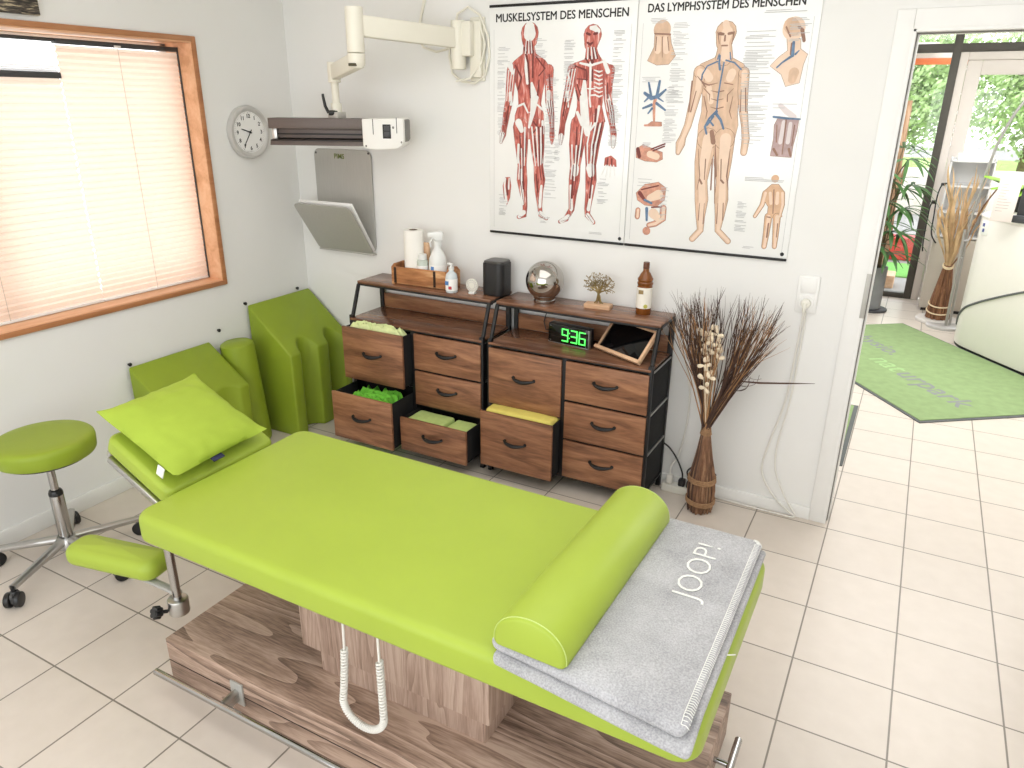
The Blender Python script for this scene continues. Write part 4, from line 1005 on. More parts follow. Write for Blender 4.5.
# ------------------------------------------------------------------ anatomical charts
FIG = {'A':{'torso':[(176,838),(226,837),(238,801),(283,774),(312,740),(306,704),(285,692),(272,631),(267,594),(283,545),(285,456),(209,441),(131,452),(135,543),(153,593),(149,644),(133,693),(106,706),(99,743),(128,773),(172,802)],'head':[(205,861,38.0),(205,887,42.0)],'limbs':[[(201,855,20.0),(202,802,28.0)],[(117,736,25.0),(109,675,21.0),(103,606,19.0),(91,555,17.0),(79,490,13.0),(70,457,16.0),(60,424,7.0)],[(303,734,23.0),(305,668,18.0),(309,607,19.0),(321,545,14.0),(326,495,10.0),(327,457,12.0),(327,426,4.0)],[(166,492,40.0),(171,401,31.0),(175,322,22.0),(176,255,27.0),(183,202,19.0),(194,134,11.0),(191,92,11.0),(159,81,8.0)],[(248,494,39.0),(255,404,33.0),(261,326,23.0),(269,260,28.0),(267,207,20.0),(272,139,11.0),(278,99,11.0),(309,87,8.0)]],'white':[[(204,906,25.0),(205,882,30.0)],[(188,814,6.0),(189,742,8.0),(197,681,7.0)],[(219,680,6.0),(235,619,21.0),(226,556,12.0),(209,493,6.0)],[(108,755,14.0),(121,724,7.0)],[(109,637,9.0),(113,593,9.0)],[(305,644,9.0),(303,582,8.0)],[(145,581,5.0),(180,594,6.0),(202,556,4.0)],[(214,556,4.0),(246,592,6.0),(276,570,5.0)],[(154,511,18.0),(170,479,12.0)],[(278,519,6.0),(281,469,6.0)],[(155,414,6.0),(153,335,6.0)],[(274,418,6.0),(279,340,6.0)],[(169,302,6.0),(181,147,9.0)],[(279,234,6.0),(272,139,9.0)],[(68,457,14.0),(60,424,7.0)],[(188,106,11.0),(163,83,8.0)],[(276,109,11.0),(309,89,8.0)]],'dark':[[(179,826,5.0),(199,766,5.0),(213,619,3.0)],[(224,813,4.0),(223,705,4.0)],[(239,789,3.0),(284,741,4.0),(255,711,3.0)],[(135,755,3.0),(166,705,5.0),(152,656,3.0)],[(256,693,3.0),(250,631,4.0)],[(162,453,3.0),(171,362,5.0)],[(193,441,3.0),(193,363,3.0)],[(239,455,3.0),(248,365,5.0)],[(264,456,3.0),(267,352,3.0)],[(250,286,3.0),(261,206,5.0)],[(176,282,3.0),(183,215,3.0)],[(100,580,3.0),(88,516,5.0)],[(317,607,2.0),(325,533,4.0)],[(306,716,3.0),(312,656,5.0)],[(230,519,3.0),(253,494,6.0),(231,468,3.0)]]},'B':{'torso':[(481,796),(536,795),(554,770),(596,748),(611,708),(572,691),(567,620),(563,585),(582,525),(536,475),(450,498),(432,522),(447,584),(445,620),(428,680),(400,698),(401,739),(425,760),(473,773)],'head':[(501,836,31.0),(506,870,40.0)],'limbs':[[(502,819,23.0),(508,775,33.0)],[(419,733,24.0),(408,668,21.0),(396,607,20.0),(386,558,18.0),(378,509,12.0),(374,465,13.0),(371,427,6.0)],[(593,731,21.0),(587,667,19.0),(591,609,17.0),(604,561,17.0),(617,507,11.0),(625,471,13.0),(625,422,7.0)],[(457,510,38.0),(451,423,36.0),(448,334,24.0),(446,270,26.0),(440,204,19.0),(437,137,13.0),(411,92,12.0),(379,76,7.0)],[(541,518,37.0),(525,425,35.0),(524,338,24.0),(528,274,26.0),(524,209,19.0),(517,143,14.0),(519,117,13.0),(550,86,8.0)]],'white':[[(498,896,8.0),(514,895,12.0),(531,883,10.0)],[(501,761,5.0),(505,703,6.0),(504,620,4.0),(510,584,4.0)],[(477,691,7.0),(476,620,19.0),(483,560,20.0),(501,474,14.0)],[(448,559,7.0),(475,511,10.0)],[(453,760,4.0),(501,750,6.0),(555,763,4.0)],[(564,766,8.0),(584,725,10.0)],[(448,321,20.0),(447,302,18.0)],[(524,325,22.0),(527,300,16.0)],[(396,721,4.0),(409,680,5.0)],[(429,243,6.0),(437,137,9.0)],[(537,249,5.0),(522,143,9.0)],[(386,79,9.0),(423,103,11.0)],[(519,117,10.0),(545,88,9.0)],[(551,585,6.0),(542,524,6.0),(515,487,4.0)],[(539,432,8.0),(530,388,8.0)],[(374,459,12.0),(371,427,6.0)],[(626,459,10.0),(625,422,7.0)],[(396,644,6.0),(404,583,4.0)],[(601,597,7.0),(589,632,6.0)],[(520,732,2.0),(544,724,4.0),(558,728,2.0)],[(521,716,2.0),(544,707,4.0),(559,712,2.0)],[(522,699,2.0),(545,691,4.0),(560,695,2.0)],[(523,683,2.0),(546,675,4.0),(561,679,2.0)],[(523,666,2.0),(547,658,4.0),(562,663,2.0)],[(524,650,2.0),(548,642,4.0),(563,646,2.0)],[(525,633,2.0),(549,625,4.0),(564,630,2.0)],[(492,658,2.0),(506,656,4.0),(529,658,2.0)],[(507,630,3.0),(531,632,4.0)]],'dark':[[(479,876,5.0),(493,871,5.0)],[(513,873,5.0),(526,875,5.0)],[(483,840,4.0),(497,832,6.0),(506,839,4.0)],[(500,784,5.0),(510,763,7.0)],[(479,779,3.0),(491,761,3.0)],[(425,751,3.0),(482,732,4.0),(486,691,3.0)],[(442,697,2.0),(490,694,3.0)],[(443,674,3.0),(461,632,3.0)],[(438,650,3.0),(454,608,3.0)],[(512,732,4.0),(514,691,5.0)],[(450,498,3.0),(449,398,6.0),(443,347,3.0)],[(477,474,3.0),(473,373,3.0)],[(535,500,3.0),(525,413,6.0),(521,356,3.0)],[(560,500,3.0),(548,414,4.0)],[(439,282,5.0),(437,190,5.0)],[(532,287,4.0),(526,196,5.0)],[(391,620,3.0),(380,546,4.0)],[(585,679,3.0),(590,620,4.0)],[(606,585,2.0),(616,525,4.0)],[(415,739,3.0),(409,680,4.0)],[(538,572,6.0),(536,524,5.0)]]},'hand':{'torso':[(591,372),(618,382),(642,365),(646,337),(616,339),(588,340)],'head':[],'limbs':[],'white':[[(597,341,3.0),(579,302,3.0)],[(606,341,3.0),(598,293,3.0)],[(619,342,3.0),(619,291,3.0)],[(633,342,3.0),(641,300,3.0)]],'dark':[[(605,369,3.0),(602,343,3.0)],[(623,369,3.0),(624,344,3.0)]]},'foot':{'torso':[(85,262),(109,265),(116,225),(110,170),(94,134),(78,168),(72,223)],'head':[],'limbs':[],'white':[[(85,257,5.0),(81,223,4.0),(91,148,8.0)],[(106,259,3.0),(103,211,5.0)]],'dark':[[(93,251,4.0),(97,183,5.0)]]},'C':{'torso':[(342,796),(387,795),(395,771),(445,746),(467,715),(450,684),(440,634),(441,571),(449,520),(438,442),(367,433),(291,451),(289,517),(297,569),(294,634),(281,685),(255,717),(275,748),(329,770)],'head':[(360,826,30.0),(364,862,39.0)],'limbs':[[(364,826,23.0),(366,774,33.0)],[(274,720,23.0),(271,653,21.0),(257,582,17.0),(245,516,14.0),(228,469,13.0),(220,442,19.0),(213,407,9.0)],[(450,715,20.0),(454,647,19.0),(462,584,16.0),(476,521,13.0),(486,469,14.0),(484,417,12.0)],[(332,465,42.0),(323,371,34.0),(322,295,25.0),(332,219,27.0),(334,149,18.0),(339,92,13.0),(308,53,12.0)],[(401,467,41.0),(404,374,35.0),(410,300,23.0),(415,225,27.0),(415,155,18.0),(414,98,12.0),(461,56,11.0)]],'white':[[(318,660,11.0),(331,609,11.0)],[(329,425,11.0),(323,344,10.0)],[(412,428,11.0),(410,348,11.0)],[(326,261,7.0),(334,205,9.0)],[(414,266,7.0),(417,211,8.0)],[(299,716,16.0),(315,697,16.0)],[(404,715,16.0),(398,697,16.0)],[(360,892,13.0),(366,874,13.0)]],'dark':[[(340,857,6.0),(354,855,5.0)],[(375,856,5.0),(388,858,5.0)],[(362,850,3.0),(362,832,4.0)],[(353,814,3.0),(374,814,3.0)],[(289,679,3.0),(317,670,3.0),(351,678,1.0)],[(378,678,2.0),(412,672,2.0)],[(347,492,9.0),(357,453,10.0)],[(316,302,4.0),(326,286,4.0)],[(405,304,4.0),(416,294,4.0)],[(361,386,3.0),(367,263,3.0)],[(247,685,3.0),(244,569,3.0)],[(372,386,3.0),(389,209,2.0)],[(367,440,2.0),(382,319,5.0)],[(328,649,1.0),(353,644,2.0),(379,649,2.0)],[(331,619,1.0),(355,613,2.0),(380,619,1.0)],[(332,588,1.0),(357,581,2.0),(383,588,2.0)],[(299,657,2.0),(324,634,2.0),(324,609,1.0)],[(416,657,1.0),(395,634,2.0),(397,609,2.0)],[(301,628,2.0),(320,570,2.0),(317,544,1.0)],[(417,628,1.0),(410,571,2.0),(421,545,1.0)],[(266,704,1.0),(292,679,3.0),(304,662,2.0)],[(298,424,1.0),(315,316,2.0),(309,260,1.0)],[(429,428,1.0),(427,321,3.0),(439,268,1.0)],[(333,385,2.0),(336,303,2.0)],[(397,387,2.0),(404,307,2.0)],[(326,205,1.0),(327,134,2.0)],[(425,212,2.0),(430,142,2.0)],[(346,206,1.0),(349,121,2.0)],[(403,210,1.0),(406,126,2.0)],[(267,647,2.0),(252,569,3.0)],[(463,659,2.0),(474,572,2.0)],[(447,653,1.0),(453,571,2.0)],[(332,863,2.0),(342,821,1.0)],[(395,861,3.0),(392,819,1.0)]],'blue':[[(350,778,3.0),(349,753,4.0),(355,728,5.0)],[(342,757,3.0),(303,741,3.0),(286,710,3.0),(285,691,3.0)],[(375,761,3.0),(409,752,3.0),(438,727,3.0)],[(368,753,3.0),(362,685,3.0),(358,621,3.0),(358,570,3.0)],[(358,570,6.0),(331,544,4.0),(317,511,5.0),(326,485,4.0)],[(356,564,6.0),(379,538,5.0),(393,506,4.0)],[(331,537,3.0),(350,518,4.0)],[(346,784,2.0),(342,766,3.0)],[(388,789,2.0),(393,765,3.0)],[(347,551,4.0),(326,518,3.0)]]},'D':{'torso':[(610,298),(636,299),(659,274),(661,241),(659,200),(666,174),(608,163),(607,210),(587,236),(587,274)],'head':[(620,321,15.0)],'limbs':[[(589,263,10.0),(582,215,8.0),(559,168,6.0)],[(654,267,9.0),(661,221,8.0),(656,173,5.0)],[(613,170,14.0),(613,101,11.0),(611,48,9.0)],[(646,172,14.0),(650,104,11.0),(652,51,8.0)]],'white':[[(608,264,6.0),(616,224,6.0)],[(637,266,6.0),(639,226,7.0)]],'dark':[[(621,278,2.0),(629,185,2.0)],[(607,169,2.0),(620,168,3.0)],[(617,143,3.0),(617,87,3.0)],[(653,145,2.0),(655,91,2.0)]],'blue':[]},'E':{'torso':[(75,859),(141,857),(147,826),(168,781),(142,750),(92,748),(51,764),(76,815)],'head':[(105,879,36.0)],'limbs':[],'white':[[(91,846,11.0),(92,802,13.0)],[(122,845,12.0),(129,801,13.0)]],'dark':[[(83,852,2.0),(83,802,2.0)],[(130,851,2.0),(140,801,2.0)],[(108,852,2.0),(114,776,1.0)],[(75,865,3.0),(141,861,3.0)]],'blue':[]},'G':{'torso':[(88,527),(132,525),(133,514),(59,510)],'head':[],'limbs':[],'white':[],'dark':[[(99,520,4.0),(93,594,7.0),(98,620,7.0)],[(59,512,4.0),(130,514,5.0)]],'blue':[[(49,640,6.0),(80,620,9.0),(109,627,7.0),(139,653,4.0)],[(64,680,4.0),(80,620,6.0)],[(111,686,5.0),(103,627,7.0)],[(46,580,4.0),(82,594,6.0)],[(143,574,4.0),(104,600,6.0)],[(70,560,3.0),(86,580,5.0)],[(133,607,2.0),(110,620,4.0)],[(51,607,3.0),(72,627,5.0)]]},'H':{'torso':[(28,415),(57,433),(104,417),(145,405),(148,377),(123,365),(70,367),(30,380)],'head':[],'limbs':[],'white':[[(90,396,14.0),(121,387,14.0)]],'dark':[[(96,417,3.0),(154,440,3.0)],[(104,410,3.0),(152,430,3.0)],[(35,415,8.0),(44,385,8.0)]],'blue':[]},'I':{'torso':[(41,230),(77,268),(138,281),(173,259),(171,209),(138,178),(84,181),(48,201)],'head':[(100,69,18.0)],'limbs':[[(169,173,13.0),(169,129,15.0),(137,104,12.0),(109,95,10.0)],[(54,157,10.0),(53,128,10.0)]],'white':[[(142,229,21.0),(105,212,15.0)],[(125,148,22.0),(142,134,18.0)]],'dark':[[(57,231,9.0),(82,203,6.0)],[(64,246,3.0),(139,267,3.0)],[(116,173,3.0),(161,179,3.0)]],'blue':[[(94,167,7.0),(98,116,5.0)],[(82,203,5.0),(114,191,5.0)]]},'J':{'torso':[(595,838),(645,830),(650,795),(677,777),(667,742),(661,677),(613,665),(591,708),(546,738),(574,768),(604,791)],'head':[(616,866,41.0)],'limbs':[],'white':[[(604,878,27.0),(616,866,26.0)],[(637,713,19.0),(634,689,15.0)]],'dark':[[(647,859,7.0),(658,824,6.0)],[(617,814,5.0),(618,779,5.0)],[(588,872,3.0),(607,839,3.0)],[(633,871,5.0),(642,866,5.0)]],'blue':[[(622,819,5.0),(624,773,6.0)],[(624,773,5.0),(589,749,3.0),(572,732,3.0)],[(634,778,4.0),(645,790,2.0)]]},'K':{'torso':[(602,555),(679,547),(677,500),(670,449),(670,405),(589,408),(594,472),(590,523)],'head':[],'limbs':[],'white':[[(603,596,8.0),(629,574,11.0),(659,555,10.0)],[(624,536,7.0),(621,460,8.0)],[(650,530,7.0),(649,461,8.0)]],'dark':[[(632,549,3.0),(634,416,2.0)],[(600,523,2.0),(606,460,2.0)],[(666,525,2.0),(666,449,2.0)],[(599,434,5.0),(615,412,4.0)],[(657,436,5.0),(666,411,4.0)]],'blue':[[(583,554,4.0),(635,549,4.0),(683,547,3.0)]]}}
def fibre():
    m, nt, b, n, l = newmat('muscle_print')
    tc = n.new('ShaderNodeTexCoord'); mp = n.new('ShaderNodeMapping'); mp.inputs['Scale'].default_value = (95, 1, 16); l.new(tc.outputs['Object'], mp.inputs['Vector'])
    a = n.new('ShaderNodeTexNoise'); a.inputs['Scale'].default_value = 1; a.inputs['Detail'].default_value = 3; a.inputs['Distortion'].default_value = .8; l.new(mp.outputs[0], a.inputs['Vector'])
    r = ramp(n, [(.30, rgb(128, 56, 50)), (.47, rgb(186, 92, 80)), (.60, rgb(206, 124, 112)), (.72, rgb(232, 206, 200))]); l.new(a.outputs['Fac'], r.inputs[0]); l.new(r.outputs[0], b.inputs['Base Color']); b.inputs['Roughness'].default_value = .5
    return m
RED = fibre()
PALE = pm('tendon_print', (226, 226, 224), .5, var=.05, scale=40)
DRED = pm('dark_muscle_print', (112, 46, 42), .5, var=.15)
SKIN = pm('skin_print', (208, 176, 150), .5, var=.14, scale=26, stretch=(1.6, 1, .8))
SKINL = pm('light_skin_print', (226, 200, 178), .5, var=.04, scale=26)
SKIND = pm('shade_skin_print', (146, 110, 92), .5, var=.2)
FLESH = pm('organ_print', (198, 142, 120), .5, var=.22, scale=60)
BLU = pm('vessel_print', (92, 118, 148), .5, var=.2, scale=60)
TXT = pm('caption_print', (186, 187, 188), .6, var=.05)
FILM = pm('glossy_chart_paper', (236, 237, 236), .16, var=.008, spec=.6)
def disc(mb, x, z, r, y, seg=14, sz=1.0): mb.poly([(x+r*math.cos(2*PI*k/seg), y, z+sz*r*math.sin(2*PI*k/seg)) for k in range(seg)])
def limb(mb, ch, P, y, sc=1.0):
    Q = [(P[0]+c[0]/1000, P[1]+c[1]/1000, c[2]/1000*sc) for c in ch]
    L, R_ = [], []
    for i, q in enumerate(Q):
        a, b = Q[max(i-1, 0)], Q[min(i+1, len(Q)-1)]
        dx, dz = b[0]-a[0], b[1]-a[1]; l_ = math.hypot(dx, dz) or 1
        nx, nz = -dz/l_, dx/l_
        L.append((q[0]+nx*q[2], y, q[1]+nz*q[2])); R_.append((q[0]-nx*q[2], y, q[1]-nz*q[2]))
    for i in range(len(Q)-1): mb.poly([L[i], L[i+1], R_[i+1], R_[i]])
    disc(mb, Q[0][0], Q[0][1], Q[0][2], y, 12); disc(mb, Q[-1][0], Q[-1][1], Q[-1][2], y, 12)
OUTR = pm('outline_red_print', (150, 110, 106), .5)
OUTS = pm('outline_skin_print', (140, 108, 90), .5)
def grow(pts, d):
    a = sum(pts[i][0]*pts[(i+1) % len(pts)][1]-pts[(i+1) % len(pts)][0]*pts[i][1] for i in range(len(pts))); sg = 1 if a > 0 else -1; out = []
    for i, p in enumerate(pts):
        q, r_ = pts[i-1], pts[(i+1) % len(pts)]; dx, dz = r_[0]-q[0], r_[1]-q[1]; l_ = math.hypot(dx, dz) or 1
        out.append((p[0]+sg*dz/l_*d, p[1]-sg*dx/l_*d))
    return out
def figure(name, key, P, base, light, dark, par, y=-.0072):
    f = FIG[key]; m = MB()
    if f['torso']: m.poly([(P[0]+p[0]/1000, y, P[1]+p[1]/1000) for p in f['torso']])
    if f['head']: limb(m, f['head'], P, y) if len(f['head']) > 1 else disc(m, P[0]+f['head'][0][0]/1000, P[1]+f['head'][0][1]/1000, f['head'][0][2]/1000, y, 20)
    for l_ in f['limbs']: limb(m, l_, P, y)
    o = m.build(name, base, par)
    m = MB()
    if f['torso']: limb(m, [(p[0], p[1], 1.6) for p in f['torso']+f['torso'][:1]], P, y+.0003)
    if f['head'] and len(f['head']) > 1: limb(m, [(c[0], c[1], c[2]+2) for c in f['head']], P, y+.0003)
    for l_ in f['limbs']: limb(m, [(c[0], c[1], c[2]+1.8) for c in l_], P, y+.0003)
    m.build('outline', OUTR if base is RED else OUTS, o)
    if base is not RED:
        m = MB()
        for l_ in f['limbs']+([f['head']] if len(f['head']) > 1 else []): limb(m, [(c[0]+c[2]*.12, c[1], c[2]*.55) for c in l_], P, y-.0002)
        if f['limbs']: m.build('light_side', light, o)
    m = MB(); r_ = random.Random(5)
    for l_ in f['white']: limb(m, l_, P, y-.0004)
    if base is RED:
        for l_ in f['limbs']:                       # pale fibre streaks along the muscles
            for s_ in (-.62, .0, .55):
                st = [(c[0]+c[2]*s_, c[1]+r_.uniform(-4, 4), max(.5, c[2]*.10)) for c in l_]
                k = r_.randint(0, min(2, len(st)-2)); limb(m, st[k:k+3], P, y-.0004)
    if f['white'] or base is RED: m.build('highlights', light, o)
    m = MB()
    for l_ in f['dark']: limb(m, l_, P, y-.0008)
    if base is RED:
        for l_ in f['limbs']:
            for s_ in (-.35, .3, .8):
                st = [(c[0]+c[2]*s_, c[1]+r_.uniform(-4, 4), max(.5, c[2]*.09)) for c in l_]
                k = r_.randint(0, max(0, len(st)-4)); limb(m, st[k:k+4], P, y-.0008)
    if f['dark']: m.build('drawn_lines', dark, o)
    if f.get('blue'):
        m = MB()
        for l_ in f['blue']: limb(m, l_, P, y-.0012)
        m.build('vessels', BLU, o)
    return o
def captions(par, P, rows, seed):
    r_ = random.Random(seed); m = MB()
    for x0, x1, z0, z1 in rows:
        z = z1
        while z > z0:
            w_ = (x1-x0)*r_.uniform(.35, 1); xx = x0+(x1-x0-w_)*r_.random()*.4
            m.poly([(P[0]+xx, -.0072, P[1]+z), (P[0]+xx+w_, -.0072, P[1]+z), (P[0]+xx+w_, -.0072, P[1]+z+.0022), (P[0]+xx, -.0072, P[1]+z+.0022)])
            z -= r_.choice((.0055, .0055, .0065, .014))
    o = m.build('caption_lines', TXT, par); return o
def chart(label, x0, x1, title, tx, tz, ts, sq):
    c = thing('anatomy_chart', label, 'poster', ((x0+x1)/2, 0, 1.155), 'anatomical wall charts')
    MB().box(x0, x1, -.0065, -.002, 1.158, 2.155, .0006).build('sheet', FILM, c)
    MB().box(x0, x1, -.011, -.0005, 1.150, 1.161, .002).build('bottom_bar', BLACK, c)
    MB().box(x0, x1, -.011, -.0005, 2.149, 2.160, .002).build('top_bar', BLACK, c)
    text('title', '', ts, None, (1, 0, 0), (0, 0, 1), INK, c, ext=.0002, squeeze=sq, parts=[(title, (tx+dx, -.0070-.00006*i, tz+dz), ts) for i, (dx, dz) in enumerate(((0, 0), (.0022, 0), (.0011, .0009), (.0011, -.0009)))])
    m = MB()
    for a, b, e, g_ in ((x0+.022, x0+.0235, 1.18, 2.06), (x1-.0235, x1-.022, 1.18, 2.06)): m.poly([(a, -.0069, e), (b, -.0069, e), (b, -.0069, g_), (a, -.0069, g_)])
    m.build('border_line', TXT, c)
    m = MB(); disc(m, x1-.02, 1.178, .008, -.0071, 16); m.build('publisher_mark', INK, c)
    return c
P1, P2 = (1.257, 1.155), (1.962, 1.155)
c1 = chart('glossy chart of two red muscle figures, left of the pair on the wall', 1.257, 1.958, 'MUSKELSYSTEM DES MENSCHEN', 1.287, 2.090, .047, .93)
figure('muscle_figure', 'A', P1, RED, PALE, DRED, c1); figure('muscle_figure', 'B', P1, RED, PALE, DRED, c1)
figure('hand_detail', 'hand', P1, RED, PALE, DRED, c1); figure('foot_detail', 'foot', P1, RED, PALE, DRED, c1)
captions(c1, P1, [(.04, .11, .77, .83), (.04, .085, .45, .77), (.235, .295, .78, .86), (.29, .36, .18, .70), (.375, .43, .62, .85), (.60, .66, .42, .88), (.05, .10, .08, .18), (.56, .62, .17, .28), (.27, .33, .06, .09), (.34, .375, .35, .44), (.53, .60, .03, .04)], 3)
c2 = chart('glossy chart of a pale standing figure, right of the wall pair', 1.962, 2.668, 'DAS LYMPHSYSTEM DES MENSCHEN', 1.998, 2.100, .044, .86)
figure('lymph_figure', 'C', P2, SKIN, SKINL, SKIND, c2)
figure('back_figure', 'D', P2, pm('tan_skin_print', (206, 168, 136), .5, var=.1, scale=40), SKINL, SKIND, c2)
figure('neck_detail', 'E', P2, SKIN, SKINL, SKIND, c2); figure('vein_detail', 'G', P2, FLESH, SKINL, FLESH, c2)
figure('pancreas_detail', 'H', P2, FLESH, SKINL, DRED, c2); figure('intestine_detail', 'I', P2, FLESH, SKINL, DRED, c2)
figure('head_detail', 'J', P2, SKINL, SKIN, SKIND, c2); figure('trunk_detail', 'K', P2, pm('mauve_print', (176, 152, 150), .5, var=.15, scale=50), pm('pale_mauve_print', (216, 206, 206), .5), SKIND, c2)
captions(c2, P2, [(.05, .13, .90, .92), (.15, .22, .60, .90), (.03, .13, .68, .70), (.14, .20, .44, .66), (.05, .10, .42, .44), (.03, .13, .26, .29), (.15, .19, .12, .26), (.44, .56, .56, .86), (.50, .66, .915, .93), (.60, .68, .82, .90), (.57, .67, .585, .60), (.46, .56, .44, .56), (.50, .66, .30, .32), (.48, .53, .10, .22), (.52, .60, .03, .04)], 5)
# ------------------------------------------------------------------ hall things
MATG = pm('green_mat_pile', (142, 164, 118), .95, var=.07, scale=18, bump=.6, bscale=400, spec=.1)
MATE = pm('grey_mat_edge', (92, 96, 96), .8)
O2 = V3((3.08, 2.75, 0)); ma = math.atan2(-.799, .602)
Mm = Matrix.Translation(O2) @ Matrix.Rotation(ma, 4, 'Z')
mt = thing('doormat', 'large green doormat with grey lettering on the hall floor in front of the counter', 'mat', O2)
MB().box(-.77, 1.19, -.57, .69, .0, .006, .002, M=Mm).build('rubber_edge', MATE, mt)
MB().box(-.752, 1.168, -.552, .672, .005, .011, .002, M=Mm).build('pile', MATG, mt)
U_, V_ = V3((math.cos(ma), math.sin(ma), 0)), V3((-math.sin(ma), math.cos(ma), 0))
def mp_(u, v): return O2+U_*u+V_*v+V3((0, 0, .0112))
LET = pm('grey_mat_lettering', (130, 133, 134), .9, var=.06)
LET2 = pm('pale_mat_lettering', (152, 186, 128), .9, var=.04)
text('lettering', '', 0, (0, 0, 0), U_, V_, LET, mt, ext=.0003, bold=.002, parts=[('physio.', mp_(-.56, .035), .21), ('urpark', mp_(.385, -.19), .235)])
text('pale_lettering', 'nat', .235, mp_(.07, -.185), U_, V_, LET2, mt, ext=.0003, bold=.001)
m2 = thing('doormat', 'narrow green mat with a grey edge just behind the door lining', 'mat', (2.75, 1.08, 0))
MB().box(2.5, 3.0, .63, 1.56, 0, .006, .002).build('rubber_edge', MATE, m2)
MB().box(2.52, 2.976, .65, 1.54, .005, .011, .002).build('pile', MATG, m2)

# reception counter
ct = thing('reception_counter', 'white curved reception counter with a dark cable groove across its front', 'counter', (4.3, 3.0, 0))
plan = smooth([(3.78, 3.86, 0), (3.62, 3.68, 0), (3.545, 3.46, 0), (3.555, 3.30, 0), (3.62, 3.18, 0), (3.70, 3.07, 0), (3.83, 2.895, 0), (3.96, 2.735, 0), (4.2, 2.47, 0), (4.6, 2.15, 0)], 5)
P_ = [(p.x, p.y) for p in plan]+[(5.3, 2.4), (5.0, 3.3), (4.5, 3.8), (4.1, 3.95)]
cen = V3((4.3, 3.1, 0))
def off(k): return [((p[0]-cen.x)*k+cen.x, (p[1]-cen.y)*k+cen.y) for p in P_]
CW = pm('counter_white', (236, 232, 226), .3, var=.008)
MB().prism(off(.99), 0.0, .03, 'z').build('plinth', BLACK, ct)
MB().prism(P_, .02, .985, 'z', .006, 3).build('front', CW, ct)
MB().prism(off(1.004), .985, 1.004, 'z', .004, 2).build('counter_top', CW, ct)
gp = []
for i, p in enumerate(plan):
    if p.y > 3.5: continue
    d = V3((p.x, p.y, 0))-V3(tuple(plan[max(i-1, 0)])); n_ = V3((-1, 0, 0))
    k = min(1, max(0, (3.46-p.y)/.75)); z = .135+.50*k**.72 if p.y > 2.7 else .635+.08*(2.7-p.y)
    q = V3((p.x, p.y, z)); dd = (plan[min(i+1, len(plan)-1)]-plan[i-1]).normalized(); q += V3((dd.y, -dd.x, 0))*.004
    gp.append(q)
MB().tube(gp, .0085, 8).build('cable_groove', pm('grey_groove', (96, 98, 100), .5), ct)
sk = thing('counter_notice', 'small white notice with blue marks stuck to the end of the counter', 'notice', (3.58, 3.22, .93))
Ms = Matrix.Translation((3.566, 3.262, .93)) @ Matrix.Rotation(math.radians(-56), 4, 'Z')
MB().box(-.035, .035, -.003, .001, -.06, .04, .0006, M=Ms).build('sheet', PAPER, sk)
MB().box(-.025, -.005, -.004, -.002, 0, .025, .0003, M=Ms).box(-.02, .0, -.004, -.002, -.04, -.015, .0003, M=Ms).build('blue_mark', pm('navy_blue_print', (70, 82, 150), .5), sk)
pa = thing('counter_sign', 'white printed sheet standing on the counter beside the dark screen', 'sign', (3.62, 2.97, 1.004))
Mp2 = Matrix.Translation((3.625, 3.0, 1.005)) @ Matrix.Rotation(math.radians(-20), 4, 'Z') @ Matrix.Rotation(math.radians(-8), 4, 'X')
PINKP = pm('pinkish_paper', (226, 214, 208), .6, var=.01)
MB().box(-.068, .068, -.002, .002, 0, .29, .0008, M=Mp2).build('sheet', PINKP, pa)
r_ = random.Random(4); m = MB()
for k in range(10):
    z = .25-.02*k; w_ = r_.uniform(.03, .09); m.box(-.05, -.05+w_, -.0026, -.0018, z, z+.0025, M=Mp2)
m.build('print_lines', pm('grey_text_print', (150, 146, 144), .6), pa)
sc = thing('screen', 'dark grey screen housing standing on the counter behind the printed sheet', 'screen', (3.78, 2.99, 1.004))
Msn = Matrix.Translation((3.80, 3.01, 1.004)) @ Matrix.Rotation(math.radians(-25), 4, 'Z')
DG = pm('anthracite_plastic', (66, 68, 72), .45, var=.06)
MB().box(-.09, .26, -.01, .03, .04, .30, .006, M=Msn).build('display', DG, sc)
MB().box(-.10, .26, -.05, .13, 0, .05, .008, M=Msn).build('stand', DG, sc)

# arc floor lamp
al = thing('arc_floor_lamp', 'slim metal arc floor lamp rising beside the reception counter', 'lamp', (3.50, 3.86, 0))
LM = pm('lamp_metal', (176, 174, 170), .32, .85, var=.04)
MB().lathe([(0, 0), (.13, 0), (.13, .018), (.12, .026), (0, .028)], (3.47, 3.84, 0), 40).build('base', pm('lamp_base', (196, 194, 192), .35, .4, var=.05), al)
MB().tube(smooth([(3.515, 3.83, .02), (3.505, 3.83, .40), (3.495, 3.83, .79), (3.51, 3.82, 1.1), (3.545, 3.80, 1.42), (3.59, 3.79, 1.62), (3.66, 3.78, 1.79), (3.80, 3.76, 1.98), (4.0, 3.74, 2.08), (4.25, 3.7, 2.06), (4.4, 3.68, 1.95)]), .0105, 10).build('arc_pole', LM, al)
MB().cyl((3.487, 3.80, .02), (3.470, 3.80, .83), .011, seg=14).cyl((3.47, 3.79, .74), (3.51, 3.84, .74), .009, seg=10).cyl((3.47, 3.79, .60), (3.50, 3.84, .60), .009, seg=10).build('support_pole', LM, al)
MB().lathe([(.03, .1), (.1, .06), (.14, 0), (.135, 0), (.09, .055), (0, .09)], (4.42, 3.68, 1.84), 32).build('lamp_shade', LM, al)

